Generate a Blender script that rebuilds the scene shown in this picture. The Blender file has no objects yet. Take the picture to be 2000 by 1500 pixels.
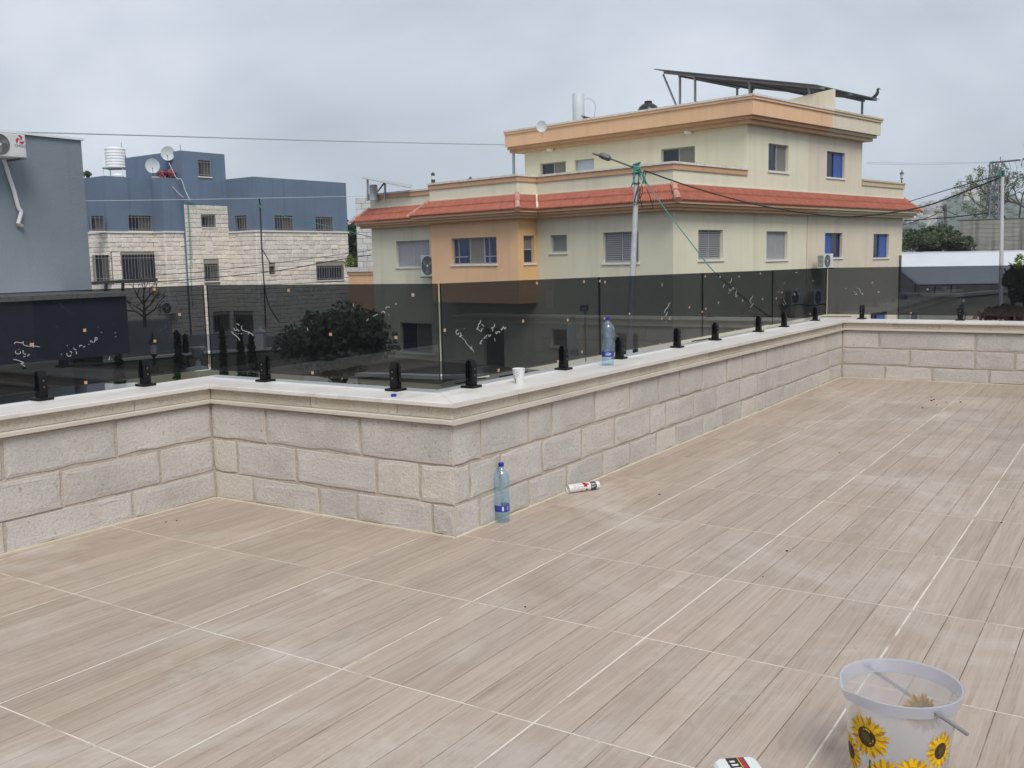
import bpy, bmesh, math, random
from mathutils import Vector
random.seed(11)
sc = bpy.context.scene
col = sc.collection
ZE = 1.4286                       # eye height above the terrace floor (m)

# ------------------------------------------------------------------ camera
FPX, YAW, PITCH, ROLL = 1916.67, -0.579674, 0.125982, 0.0214256
CAM = Vector((3.9473, -2.4443, ZE))
def _axes():
    ca, sa, cb, sb, cc, s_ = math.cos(YAW), math.sin(YAW), math.cos(PITCH), math.sin(PITCH), math.cos(ROLL), math.sin(ROLL)
    f = Vector((sa*cb, ca*cb, -sb)); r = Vector((ca, -sa, 0)); d = f.cross(r)
    return cc*r + s_*d, -s_*r + cc*d, f
RX, RY, RZ = _axes()
cam_d = bpy.data.cameras.new('camera'); cam = bpy.data.objects.new('camera', cam_d); col.objects.link(cam)
cam_d.sensor_fit = 'HORIZONTAL'; cam_d.sensor_width = 36.0; cam_d.lens = 36.0*FPX/2000.0
cam_d.clip_start = 0.05; cam_d.clip_end = 6000
from mathutils import Matrix
cam.matrix_world = Matrix(((RX.x, -RY.x, -RZ.x, CAM.x), (RX.y, -RY.y, -RZ.y, CAM.y), (RX.z, -RY.z, -RZ.z, CAM.z), (0, 0, 0, 1)))
sc.camera = cam

# ------------------------------------------------------------------ sky, sun, exposure
SUN_EL, SUN_AZ = math.radians(50), math.radians(134)       # azimuth measured from +y towards +x
world = bpy.data.worlds.new('World'); sc.world = world; world.use_nodes = True
def build_world():
    nt = world.node_tree; nt.nodes.clear(); N = nt.nodes.new; L = nt.links.new
    out = N('ShaderNodeOutputWorld'); bg = N('ShaderNodeBackground'); bg.inputs['Strength'].default_value = 0.1
    sky = N('ShaderNodeTexSky'); sky.sky_type = 'NISHITA'; sky.sun_disc = False
    sky.sun_elevation = SUN_EL; sky.sun_rotation = SUN_AZ; sky.air_density = 1.0; sky.dust_density = 4.0
    tc = N('ShaderNodeTexCoord'); sep = N('ShaderNodeSeparateXYZ'); L(tc.outputs['Generated'], sep.inputs[0])
    zc = N('ShaderNodeMath'); zc.operation = 'MAXIMUM'; L(sep.outputs['Z'], zc.inputs[0]); zc.inputs[1].default_value = 0.0
    za = N('ShaderNodeMath'); za.operation = 'ADD'; L(zc.outputs[0], za.inputs[0]); za.inputs[1].default_value = 0.42
    dx = N('ShaderNodeMath'); dx.operation = 'DIVIDE'; L(sep.outputs['X'], dx.inputs[0]); L(za.outputs[0], dx.inputs[1])
    dy = N('ShaderNodeMath'); dy.operation = 'DIVIDE'; L(sep.outputs['Y'], dy.inputs[0]); L(za.outputs[0], dy.inputs[1])
    cmb = N('ShaderNodeCombineXYZ'); L(dx.outputs[0], cmb.inputs[0]); L(dy.outputs[0], cmb.inputs[1])
    n1 = N('ShaderNodeTexNoise'); n1.inputs['Scale'].default_value = 1.55; n1.inputs['Detail'].default_value = 8; n1.inputs['Roughness'].default_value = 0.5; n1.inputs['Distortion'].default_value = 0.3
    L(cmb.outputs[0], n1.inputs['Vector'])
    rp = N('ShaderNodeValToRGB'); L(n1.outputs['Fac'], rp.inputs[0])
    e = rp.color_ramp.elements
    e[0].position = 0.27; e[0].color = (2.70, 3.04, 3.48, 1)
    e[1].position = 0.70; e[1].color = (5.30, 5.64, 6.06, 1)
    mx = N('ShaderNodeMix'); mx.data_type = 'RGBA'; mx.inputs[0].default_value = 0.9      # cloud cover hides nine tenths of the clear sky
    L(sky.outputs[0], mx.inputs[6]); L(rp.outputs[0], mx.inputs[7])
    L(mx.outputs[2], bg.inputs['Color']); L(bg.outputs[0], out.inputs[0])
build_world()
sun_d = bpy.data.lights.new('sun', 'SUN'); sun = bpy.data.objects.new('sun', sun_d); col.objects.link(sun)
sun_d.energy = 1.5; sun_d.angle = math.radians(26); sun_d.color = (1.0, 0.965, 0.91)
sdir = Vector((math.sin(SUN_AZ)*math.cos(SUN_EL), math.cos(SUN_AZ)*math.cos(SUN_EL), math.sin(SUN_EL)))
sun.rotation_euler = sdir.to_track_quat('Z', 'Y').to_euler(); sun.location = (0, 0, 60)
vs = sc.view_settings; vs.view_transform = 'Standard'; vs.look = 'None'; vs.gamma = 1.0; vs.use_curve_mapping = False
vs.exposure = 0.7
sc.cycles.max_bounces = 10; sc.cycles.transparent_max_bounces = 24; sc.cycles.volume_bounces = 1
sc.cycles.use_denoising = True
sc.cycles.caustics_reflective = False; sc.cycles.caustics_refractive = False

# ------------------------------------------------------------------ measuring helpers
def yh(u): return 570.525 - (u + 1955.45)*0.021430            # horizon line of the picture
def ray(u, v): return RX*((u-1000)/FPX) + RY*((v-750)/FPX) + RZ
def at(u, v, D): return CAM + ray(u, v)*D                      # point D metres in front of the camera
def on_z(u, v, z):
    d = ray(u, v); return CAM + d*((z-CAM.z)/d.z)
def hdir(u):                                                   # horizontal direction towards a vanishing point
    d = ray(u, yh(u)); d.z = 0; d.normalize(); return d
class Wall:
    """vertical plane: origin P, direction t along it, outward normal n"""
    def __init__(s, P, t, n):
        s.P = Vector((P[0], P[1], 0)); s.t = Vector((t[0], t[1], 0)).normalized(); s.n = Vector((n[0], n[1], 0)).normalized()
    def p(s, a, b, z): return s.P + s.t*a + s.n*b + Vector((0, 0, z))
    def px(s, u, v, b=0.0):
        d = ray(u, v); k = ((s.P + s.n*b - CAM).dot(s.n))/d.dot(s.n); X = CAM + d*k
        return (X - s.P).dot(s.t), X.z
    def rect(s, u0, v0, u1, v1, b=0.0):
        um, vm = (u0+u1)/2, (v0+v1)/2
        a = sorted((s.px(u0, vm, b)[0], s.px(u1, vm, b)[0])); z = sorted((s.px(um, v0, b)[1], s.px(um, v1, b)[1]))
        return a[0], a[1], z[0], z[1]

# ------------------------------------------------------------------ mesh helpers
class MB:
    def __init__(s): s.v = []; s.f = []; s.m = []
    def add(s, vs_, fs, m=0):
        o = len(s.v); s.v += [tuple(p) for p in vs_]
        for f in fs: s.f.append(tuple(i+o for i in f)); s.m.append(m)
        return s
    BOXF = ((0, 3, 2, 1), (4, 5, 6, 7), (0, 1, 5, 4), (1, 2, 6, 5), (2, 3, 7, 6), (3, 0, 4, 7))
    def box(s, x0, x1, y0, y1, z0, z1, m=0):
        return s.add(((x0, y0, z0), (x1, y0, z0), (x1, y1, z0), (x0, y1, z0), (x0, y0, z1), (x1, y0, z1), (x1, y1, z1), (x0, y1, z1)), s.BOXF, m)
    def wbox(s, w, a0, a1, b0, b1, z0, z1, m=0):
        return s.add([w.p(a, b, z) for z in (z0, z1) for a, b in ((a0, b0), (a1, b0), (a1, b1), (a0, b1))], s.BOXF, m)
    def stone(s, w, a0, a1, b0, b1, z0, z1, c=0.012, m=0, j=0.0):
        """block with chamfered front edges; b1 is the front"""
        r = lambda: random.uniform(-j, j)
        V = [w.p(a, b0, z) for a, z in ((a0, z0), (a1, z0), (a1, z1), (a0, z1))]
        V += [w.p(a+r()*.3, b1-c, z+r()*.3) for a, z in ((a0, z0), (a1, z0), (a1, z1), (a0, z1))]
        V += [w.p(a+r(), b1+r()*.5, z+r()) for a, z in ((a0+c, z0+c), (a1-c, z0+c), (a1-c, z1-c), (a0+c, z1-c))]
        return s.add(V, ((0, 1, 5, 4), (1, 2, 6, 5), (2, 3, 7, 6), (3, 0, 4, 7), (4, 5, 9, 8), (5, 6, 10, 9), (6, 7, 11, 10), (7, 4, 8, 11), (8, 9, 10, 11), (3, 2, 1, 0)), m)
    def rough_stone(s, w, a0, a1, b0, b1, z0, z1, c=0.008, j=0.004):
        """block with a worn, uneven outline and softened front edges"""
        nx = max(3, int((a1-a0)/.11)); nz = 3; P = [(a0+(a1-a0)*i/nx, z0) for i in range(nx)] + [(a1, z0+(z1-z0)*i/nz) for i in range(nz)] + [(a1-(a1-a0)*i/nx, z1) for i in range(nx)] + [(a0, z1-(z1-z0)*i/nz) for i in range(nz)]
        n = len(P); ca, cz = (a0+a1)/2, (z0+z1)/2; sg = lambda x: (x > 0)-(x < 0); rings = [[], [], [], []]
        for k, (a, z) in enumerate(P):
            ea, ez = sg(a-ca) if (a in (a0, a1)) else 0, sg(z-cz) if (z in (z0, z1)) else 0; r = random.random()**2*j*1.6; fa = max(-1, min(1, (a-ca)/((a1-a0)/2)))
            rings[0].append(w.p(a, b0, z)); rings[1].append(w.p(a-ea*r, b1-c, z-ez*r)); q = c*random.uniform(.7, 1.6)+r; rings[2].append(w.p(a-ea*q, b1-.0012, z-ez*q)); q2 = min(.03, (z1-z0)*.3)*random.uniform(.6, 1.2); rings[3].append(w.p(a-(ea*q2 if ea else fa*q2*.4), b1+random.uniform(-.2, .3)*j, z-(ez*q2 if ez else 0)))
        s.add(rings[0]+rings[1]+rings[2]+rings[3], [(o+k, o+(k+1) % n, o+n+(k+1) % n, o+n+k) for o in (0, n, 2*n) for k in range(n)] + [tuple(range(3*n, 4*n))]); s.smear = [1.0]*(3*n)+[0.0]*n; return s
    def quad(s, a, b, c, d, m=0): return s.add((a, b, c, d), ((0, 1, 2, 3),), m)
    def prism(s, poly, z0, z1, m=0):
        n = len(poly)
        return s.add([(x, y, z0) for x, y in poly] + [(x, y, z1) for x, y in poly],
                     [tuple(range(n-1, -1, -1)), tuple(range(n, 2*n))] + [(i, (i+1) % n, n+(i+1) % n, n+i) for i in range(n)], m)
    def tube(s, pts, r, seg=6, m=0, caps=True):
        pts = [Vector(p) for p in pts]; n = len(pts); rr = r if isinstance(r, (list, tuple)) else [r]*n
        o = len(s.v); prev = None
        for i, p in enumerate(pts):
            d = (pts[min(i+1, n-1)] - pts[max(i-1, 0)]).normalized()
            if prev is None:
                u = d.orthogonal().normalized()
            else:
                u = prev - d*prev.dot(d)
                u = u.normalized() if u.length > 1e-6 else d.orthogonal().normalized()
            prev = u; w = d.cross(u)
            for k in range(seg):
                t = 2*math.pi*k/seg; s.v.append(tuple(p + (u*math.cos(t) + w*math.sin(t))*rr[i]))
        for i in range(n-1):
            for k in range(seg):
                a = o+i*seg+k; b = o+i*seg+(k+1) % seg
                s.f.append((a, b, b+seg, a+seg)); s.m.append(m)
        if caps:
            s.f.append(tuple(o+k for k in range(seg-1, -1, -1))); s.m.append(m)
            s.f.append(tuple(o+(n-1)*seg+k for k in range(seg))); s.m.append(m)
        return s
    def lathe(s, prof, c=(0, 0, 0), seg=24, m=0, cap0=True, cap1=True, axis=None, arc=(0, 2*math.pi)):
        """profile of (radius, height)"""
        o = len(s.v); full = abs(arc[1]-arc[0]-2*math.pi) < 1e-6; ns = seg if full else seg+1
        for r, z in prof:
            for k in range(ns):
                t = arc[0] + (arc[1]-arc[0])*k/seg
                s.v.append((c[0]+r*math.cos(t), c[1]+r*math.sin(t), c[2]+z))
        for i in range(len(prof)-1):
            for k in range(seg):
                a = o+i*ns+k; b = o+i*ns+(k+1) % ns
                s.f.append((a, b, b+ns, a+ns)); s.m.append(m)
        if full and cap0 and prof[0][0] > 1e-5: s.f.append(tuple(o+k for k in range(seg-1, -1, -1))); s.m.append(m)
        if full and cap1 and prof[-1][0] > 1e-5: s.f.append(tuple(o+(len(prof)-1)*ns+k for k in range(seg))); s.m.append(m)
        return s
    def map(s, fn): s.v = [tuple(fn(Vector(p))) for p in s.v]; return s
    def mesh(s, name, mats, smooth=False, bevel=0.0, org=(0, 0, 0), fixn=True):
        me = bpy.data.meshes.new(name); ox, oy, oz = org
        me.from_pydata([(x-ox, y-oy, z-oz) for x, y, z in s.v], [], s.f)
        if not isinstance(mats, (list, tuple)): mats = [mats]
        for q in mats: me.materials.append(q)
        if len(mats) > 1: me.polygons.foreach_set('material_index', s.m)
        if fixn or bevel:
            bm = bmesh.new(); bm.from_mesh(me)
            if fixn: bmesh.ops.recalc_face_normals(bm, faces=bm.faces)
            if bevel: bmesh.ops.bevel(bm, geom=[e for e in bm.edges if len(e.link_faces) == 2 and e.calc_face_angle(0) > 0.6], offset=bevel, segments=1, affect='EDGES', clamp_overlap=True)
            bm.to_mesh(me); bm.free()
        if smooth:
            me.polygons.foreach_set('use_smooth', [True]*len(me.polygons))
            try: me.set_sharp_from_angle(angle=math.radians(42))
            except Exception: pass
        me.update(); return me
    def build(s, name, mats, parent=None, smooth=False, bevel=0.0, org=None, fixn=True):
        """one mesh object; vertices are given in world space"""
        if org is None: org = world_loc(parent) if parent else Vector((0, 0, 0))
        o = bpy.data.objects.new(name, s.mesh(name, mats, smooth, bevel, org, fixn)); col.objects.link(o)
        if parent: o.parent = parent; o.location = Vector(org) - world_loc(parent)
        else: o.location = org
        return o
def world_loc(o):
    p = Vector((0, 0, 0))
    while o: p = p + o.location; o = o.parent
    return p
def tag(o, label=None, cat=None, group=None, kind=None):
    if label: o['label'] = label
    if cat: o['category'] = cat
    if group: o['group'] = group
    if kind: o['kind'] = kind
    return o
def thing(name, label, cat, loc=(0, 0, 0), rz=0.0, group=None):
    o = bpy.data.objects.new(name, None); col.objects.link(o); o.location = loc; o.rotation_euler[2] = rz
    o.empty_display_size = 0.1
    return tag(o, label, cat, group)
def local(mb, name, mats, parent, smooth=False, bevel=0.0, fixn=True):
    """part whose vertices are given in its thing's own space"""
    o = bpy.data.objects.new(name, mb.mesh(name, mats, smooth, bevel, fixn=fixn)); col.objects.link(o); o.parent = parent; return o
def copy_tree(o, parent=None):
    c = o.copy(); col.objects.link(c); c.parent = parent
    for ch in list(o.children): copy_tree(ch, c)
    return c
def pxline(pts, D0, D1=None):
    """polyline through picture points, depth running from D0 to D1"""
    D1 = D0 if D1 is None else D1; n = len(pts)
    return [at(u, v, D0 + (D1-D0)*i/(n-1)) for i, (u, v) in enumerate(pts)]
def smooth_path(pts, k=4):
    out = []; n = len(pts)
    for i in range(n-1):
        p0, p1, p2, p3 = pts[max(i-1, 0)], pts[i], pts[i+1], pts[min(i+2, n-1)]
        for j in range(k):
            t = j/k
            out.append(0.5*((2*p1) + (p2-p0)*t + (2*p0-5*p1+4*p2-p3)*t*t + (3*p1-p0-3*p2+p3)*t*t*t))
    out.append(pts[-1]); return out
# ------------------------------------------------------------------ materials
MATS = {}
def nodes_of(name):
    m = bpy.data.materials.new(name); m.use_nodes = True; nt = m.node_tree; nt.nodes.clear(); MATS[name] = m
    out = nt.nodes.new('ShaderNodeOutputMaterial')
    return m, nt, nt.nodes.new, nt.links.new, out
def val(nt, a, b, op):
    n = nt.nodes.new('ShaderNodeMath'); n.operation = op
    for i, x in enumerate((a, b)):
        if x is None: continue
        if isinstance(x, (int, float)): n.inputs[i].default_value = x
        else: nt.links.new(x, n.inputs[i])
    return n.outputs[0]
def mrange(nt, x, a, b, lo=0.0, hi=1.0, clamp=True):
    n = nt.nodes.new('ShaderNodeMapRange'); n.clamp = clamp; nt.links.new(x, n.inputs[0])
    n.inputs[1].default_value = lo; n.inputs[2].default_value = hi; n.inputs[3].default_value = a; n.inputs[4].default_value = b
    return n.outputs[0]
def noise(nt, vec, scale, detail=5, rough=0.55, dist=0.0):
    n = nt.nodes.new('ShaderNodeTexNoise'); n.inputs['Scale'].default_value = scale; n.inputs['Detail'].default_value = detail
    n.inputs['Roughness'].default_value = rough; n.inputs['Distortion'].default_value = dist
    nt.links.new(vec, n.inputs['Vector']); return n.outputs['Fac']
def position(nt, scale=(1, 1, 1), rnd=0.0):
    g = nt.nodes.new('ShaderNodeNewGeometry'); mp = nt.nodes.new('ShaderNodeMapping'); mp.inputs['Scale'].default_value = scale
    nt.links.new(g.outputs['Position'], mp.inputs['Vector']); o = mp.outputs[0]
    if rnd:
        oi = nt.nodes.new('ShaderNodeObjectInfo'); s = val(nt, oi.outputs['Random'], rnd, 'MULTIPLY')
        a = nt.nodes.new('ShaderNodeVectorMath'); a.operation = 'ADD'; nt.links.new(o, a.inputs[0]); nt.links.new(s, a.inputs[1]); o = a.outputs[0]
    return o
def scaled(nt, color, fac):
    v = nt.nodes.new('ShaderNodeVectorMath'); v.operation = 'SCALE'
    if isinstance(color, tuple): v.inputs[0].default_value = color[:3]
    else: nt.links.new(color, v.inputs[0])
    nt.links.new(fac, v.inputs['Scale']); return v.outputs[0]
def mixc(nt, fac, a, b):
    n = nt.nodes.new('ShaderNodeMix'); n.data_type = 'RGBA'
    if isinstance(fac, (int, float)): n.inputs[0].default_value = fac
    else: nt.links.new(fac, n.inputs[0])
    for i, c in ((6, a), (7, b)):
        if isinstance(c, tuple): n.inputs[i].default_value = (*c[:3], 1)
        else: nt.links.new(c, n.inputs[i])
    return n.outputs[2]
def mat(name, c, rough=0.75, var=0.12, scale=1.5, bump=0.0, bscale=60, rnd=0.0, streak=0.0, metal=0.0, spec=0.35, c2=None, c2lo=0.55, c2hi=0.75, stretch=(1, 1, 1)):
    """principled surface with mottling, optional object-to-object variation, rain streaks, blotches of c2 and fine relief"""
    m, nt, N, L, out = nodes_of(name)
    P = position(nt, stretch, 37.0 if rnd else 0.0)
    colr = tuple(c)
    f = mrange(nt, noise(nt, P, scale), 1-var, 1+var, 0.25, 0.75)
    if c2 is not None:
        colr = mixc(nt, mrange(nt, noise(nt, P, scale*1.7, 8, 0.65), 0, 1, c2lo, c2hi), tuple(c), tuple(c2))
    o = scaled(nt, colr, f)
    if rnd:
        oi = N('ShaderNodeObjectInfo'); o = scaled(nt, o, mrange(nt, oi.outputs['Random'], 1-rnd, 1+rnd))
    if streak:
        o = scaled(nt, o, mrange(nt, noise(nt, position(nt, (2.2, 2.2, 0.12)), 1.0, 6, 0.6), 1.0, 1-streak, 0.5, 0.75))
    b = N('ShaderNodeBsdfPrincipled'); L(o, b.inputs['Base Color']); b.inputs['Roughness'].default_value = rough
    b.inputs['Metallic'].default_value = metal; b.inputs['Specular IOR Level'].default_value = spec
    if bump:
        bp = N('ShaderNodeBump'); bp.inputs['Strength'].default_value = bump; bp.inputs['Distance'].default_value = 0.6/bscale
        L(noise(nt, P, bscale, 4, 0.6), bp.inputs['Height']); L(bp.outputs[0], b.inputs['Normal'])
    L(b.outputs[0], out.inputs[0]); return m
def schlick(nt, f0=0.045):
    g = nt.nodes.new('ShaderNodeNewGeometry'); d = nt.nodes.new('ShaderNodeVectorMath'); d.operation = 'DOT_PRODUCT'
    nt.links.new(g.outputs['Incoming'], d.inputs[0]); nt.links.new(g.outputs['Normal'], d.inputs[1])
    c = val(nt, d.outputs['Value'], None, 'ABSOLUTE'); k = val(nt, 1.0, c, 'SUBTRACT'); k5 = val(nt, k, 5.0, 'POWER')
    return val(nt, val(nt, k5, 1-f0, 'MULTIPLY'), f0, 'ADD')
def glassy(name, tint, f0=0.045, rough=0.0, body=0.0, bodycol=(1, 1, 1), refl=(1, 1, 1)):
    """thin sheet: light goes straight through, tinted; clear-coat reflection; body = share of milky scatter"""
    m, nt, N, L, out = nodes_of(name)
    tr = N('ShaderNodeBsdfTransparent'); tr.inputs[0].default_value = (*tint, 1)
    gl = N('ShaderNodeBsdfGlossy'); gl.inputs['Roughness'].default_value = rough; gl.inputs['Color'].default_value = (*refl, 1)
    base = tr.outputs[0]
    g_ = N('ShaderNodeNewGeometry'); d_ = N('ShaderNodeVectorMath'); d_.operation = 'DOT_PRODUCT'; L(g_.outputs['Incoming'], d_.inputs[0]); L(g_.outputs['Normal'], d_.inputs[1])
    c2_ = val(nt, d_.outputs['Value'], d_.outputs['Value'], 'MULTIPLY'); s2_ = val(nt, 1.0, c2_, 'SUBTRACT'); k_ = val(nt, 1.0, val(nt, s2_, 2.31, 'DIVIDE'), 'SUBTRACT')
    gm = N('ShaderNodeGamma'); gm.inputs[0].default_value = (*tint, 1); L(val(nt, 1.0, val(nt, k_, 0.5, 'POWER'), 'DIVIDE'), gm.inputs[1]); L(gm.outputs[0], tr.inputs[0])     # longer path through the sheet at a slant
    if body:
        df = N('ShaderNodeBsdfDiffuse'); df.inputs[0].default_value = (*bodycol, 1)
        tl = N('ShaderNodeBsdfTranslucent'); tl.inputs[0].default_value = (*bodycol, 1)
        h = N('ShaderNodeMixShader'); h.inputs[0].default_value = 0.5; L(df.outputs[0], h.inputs[1]); L(tl.outputs[0], h.inputs[2])
        mb = N('ShaderNodeMixShader'); mb.inputs[0].default_value = body; L(base, mb.inputs[1]); L(h.outputs[0], mb.inputs[2]); base = mb.outputs[0]
    mx = N('ShaderNodeMixShader'); L(schlick(nt, f0), mx.inputs[0]); L(base, mx.inputs[1]); L(gl.outputs[0], mx.inputs[2])
    L(mx.outputs[0], out.inputs[0]); return m

def plank_material():
    m, nt, N, L, out = nodes_of('wood_look_porcelain')
    P = position(nt, (1, 1, 1), 53.0)
    sx = position(nt, (34, 1.3, 1), 53.0); fx = position(nt, (150, 2.6, 1), 53.0)
    broad = noise(nt, sx, 1.0, 5, 0.62, 0.9); fine = noise(nt, fx, 1.0, 5, 0.65, 0.5)
    c = mixc(nt, mrange(nt, broad, 0, 1, 0.28, 0.72), (0.352, 0.276, 0.219), (0.468, 0.386, 0.323))
    pt = noise(nt, position(nt, (3.5, 1.6, 1), 53.0), 1.0, 3, 0.5); c = mixc(nt, val(nt, mrange(nt, fine, 0, 0.85, 0.53, 0.70), mrange(nt, pt, 0.25, 1.0, 0.40, 0.62), 'MULTIPLY'), c, (0.235, 0.172, 0.130))
    c = mixc(nt, mrange(nt, fine, 0.35, 0, 0.25, 0.42), c, (0.51, 0.455, 0.405))
    W = position(nt)
    kn = noise(nt, position(nt, (9, 2.6, 1), 53.0), 1.0, 3, 0.5, 2.2)         # cathedral figure and knots
    c = mixc(nt, mrange(nt, kn, 0, 0.32, 0.62, 0.72), c, (0.27, 0.215, 0.17))
    dirt = noise(nt, W, 1.3, 8, 0.68); c = mixc(nt, mrange(nt, dirt, 0, 0.62, 0.54, 0.72), c, (0.30, 0.228, 0.165))
    dust = noise(nt, position(nt, (1.2, 1.2, 1)), 1.0, 9, 0.7, 0.6); c = mixc(nt, mrange(nt, dust, 0, 0.55, 0.53, 0.72), c, (0.57, 0.53, 0.48)); sw = noise(nt, position(nt, (.55, .55, 1)), 1.0, 7, 0.62, 2.4); c = mixc(nt, mrange(nt, sw, 0, 0.4, 0.55, 0.66), c, (0.55, 0.50, 0.445))
    oi = N('ShaderNodeObjectInfo'); c = scaled(nt, c, mrange(nt, oi.outputs['Random'], 0.93, 1.07))
    b = N('ShaderNodeBsdfPrincipled'); L(c, b.inputs['Base Color'])
    L(mrange(nt, noise(nt, W, 2.2, 6, 0.6), 0.42, 0.70, 0.3, 0.7), b.inputs['Roughness']); b.inputs['Specular IOR Level'].default_value = 0.4
    bp = N('ShaderNodeBump'); bp.inputs['Strength'].default_value = 0.35; bp.inputs['Distance'].default_value = 0.002
    L(fine, bp.inputs['Height']); L(bp.outputs[0], b.inputs['Normal']); L(b.outputs[0], out.inputs[0]); return m
def limestone(name, lo, hi, warm, rnd=0.1, pit=0.5, fscale=75):
    """bush-hammered stone: grey body, warm patches, small dark pits, rough relief"""
    m, nt, N, L, out = nodes_of(name)
    P = position(nt, (1, 1, 1), 41.0)
    big = noise(nt, P, 2.2, 6, 0.6); c = mixc(nt, mrange(nt, big, 0, 1, 0.3, 0.7), lo, hi)
    oi = N('ShaderNodeObjectInfo'); c = mixc(nt, mrange(nt, oi.outputs['Random'], 0, 0.6, 0.70, 1.0), c, warm)
    g = noise(nt, P, fscale, 5, 0.7); c = scaled(nt, c, mrange(nt, g, 0.84, 1.12, 0.3, 0.7))
    pits = noise(nt, P, 52, 4, 0.62, 0.6); c = mixc(nt, mrange(nt, pits, 0, pit, 0.61, 0.70), c, (0.17, 0.145, 0.115))
    st = noise(nt, P, 5.0, 8, 0.7); c = mixc(nt, mrange(nt, st, 0, 0.36, 0.54, 0.72), c, (0.42, 0.35, 0.26))
    at_ = N('ShaderNodeAttribute'); at_.attribute_name = 'smear'          # mortar dragged over the block edges
    sm = val(nt, mrange(nt, at_.outputs['Fac'], -0.25, 0.5, 0, 1), noise(nt, P, 17, 6, 0.65), 'ADD'); c = mixc(nt, mrange(nt, sm, 0, 0.6, 0.60, 0.95), c, (0.53, 0.49, 0.435))
    mp = scaled(nt, c, mrange(nt, oi.outputs['Random'], 1-rnd, 1+rnd))
    b = N('ShaderNodeBsdfPrincipled'); L(mp, b.inputs['Base Color']); b.inputs['Roughness'].default_value = 0.9; b.inputs['Specular IOR Level'].default_value = 0.15
    bp = N('ShaderNodeBump'); bp.inputs['Strength'].default_value = 0.75; bp.inputs['Distance'].default_value = 0.006
    h = val(nt, g, val(nt, pits, -0.5, 'MULTIPLY'), 'ADD'); L(h, bp.inputs['Height']); L(bp.outputs[0], b.inputs['Normal'])
    L(b.outputs[0], out.inputs[0]); return m
def leaf(name, c, c2, rnd=0.25):
    m, nt, N, L, out = nodes_of(name)
    P = position(nt, (1, 1, 1))
    cc = mixc(nt, mrange(nt, noise(nt, P, 3.0, 4), 0, 1, 0.35, 0.65), c, c2)
    wn = N('ShaderNodeTexWhiteNoise'); g = N('ShaderNodeNewGeometry'); L(g.outputs['Random Per Island'], wn.inputs['Vector']); 
    cc = scaled(nt, cc, mrange(nt, wn.outputs['Value'], 1-rnd, 1+rnd))
    b = N('ShaderNodeBsdfPrincipled'); L(cc, b.inputs['Base Color']); b.inputs['Roughness'].default_value = 0.6; b.inputs['Specular IOR Level'].default_value = 0.3
    t = N('ShaderNodeBsdfTranslucent'); L(cc, t.inputs[0]); mx = N('ShaderNodeMixShader'); mx.inputs[0].default_value = 0.25
    L(b.outputs[0], mx.inputs[1]); L(t.outputs[0], mx.inputs[2]); L(mx.outputs[0], out.inputs[0]); return m

PLANK = plank_material()
GROUT = mat('tile_grout', (0.66, 0.61, 0.54), 0.9, 0.10, 3.0, c2=(0.36, 0.295, 0.235), c2lo=0.50, c2hi=0.66)
GROOVE = mat('tile_groove', (0.175, 0.132, 0.100), 0.8, 0.15, 5, c2=(0.33, 0.265, 0.21), c2lo=.46, c2hi=.62)
STONE = limestone('bush_hammered_limestone', (0.500, 0.482, 0.455), (0.635, 0.612, 0.578), (0.62, 0.57, 0.50), .05, .55)
MORTAR = mat('mortar', (0.475, 0.43, 0.37), 0.95, 0.15, 6, bump=0.7, bscale=60, c2=(0.43, 0.375, 0.31), c2lo=0.5, c2hi=0.7)
BANDST = limestone('cream_limestone_band', (0.565, 0.51, 0.425), (0.665, 0.62, 0.54), (0.64, 0.58, 0.48), pit=0.45)
MARBLE = mat('honed_coping_marble', (0.73, 0.705, 0.665), 0.42, 0.07, 1.3, c2=(0.52, 0.50, 0.47), c2lo=0.5, c2hi=0.8, stretch=(3, 1, 1), bump=0.08, bscale=120)
STRIPM = mat('sawn_limestone_strip', (0.60, 0.555, 0.49), 0.6, 0.08, 3, c2=(0.50, 0.46, 0.42), bump=0.2, bscale=150)
CAULK = mat('cream_sealant', (0.66, 0.60, 0.48), 0.6, 0.1, 6)
BLACKM = mat('matt_black_metal', (0.009, 0.009, 0.0105), 0.5, 0.15, 8, spec=0.25)
SCREW = mat('steel_screw', (0.35, 0.35, 0.36), 0.35, 0.1, 8, metal=1.0)
PANE = glassy('smoked_glass', (0.422, 0.438, 0.458), 0.045, 0.0, 0.012, (0.6, 0.62, 0.65))
PEDGE = mat('glass_cut_edge', (0.42, 0.46, 0.43), 0.25, 0.1, 4); PEND = mat('glass_end_edge', (0.02, 0.024, 0.024), 0.2, 0.1, 4)
CORK = mat('cork_pad', (0.50, 0.33, 0.20), 0.9, 0.2, 60, c2=(0.62, 0.50, 0.39))
CHALK = mat('white_marker', (0.50, 0.51, 0.52), 0.8, 0.05, 8)
# ------------------------------------------------------------------ terrace floor
TX, TY = 0.8, 0.7976                     # tile pitch
XL, XF, YM, YF = -0.872, 0.972, 1.536, 9.045      # wall faces: left run, long run, middle run, far run
XR, YN = 5.95, -6.9                      # terrace runs on to the house walls behind and to the right
floor = MB()
floor.prism([(XL-.05, YN), (XR, YN), (XR, YF+.05), (XF-.05, YF+.05), (XF-.05, YM+.05), (XL-.05, YM+.05)], -0.25, -0.006)
floor = tag(floor.build('terrace_floor', GROUT), 'beige wood-look tiled terrace floor with pale grout', None, None, 'structure')
def inside(x, y):
    if y > YM: return XF <= x <= XR and y <= YF
    return XL <= x <= XR and y >= YN
slab_me = {}; plank_me = {}
def slab_mesh(w, d):
    k = (round(w, 3), round(d, 3))
    if k not in slab_me: slab_me[k] = MB().box(0, w, 0, d, -0.0058, -0.0013).mesh('tile', GROOVE)
    return slab_me[k]
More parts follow.
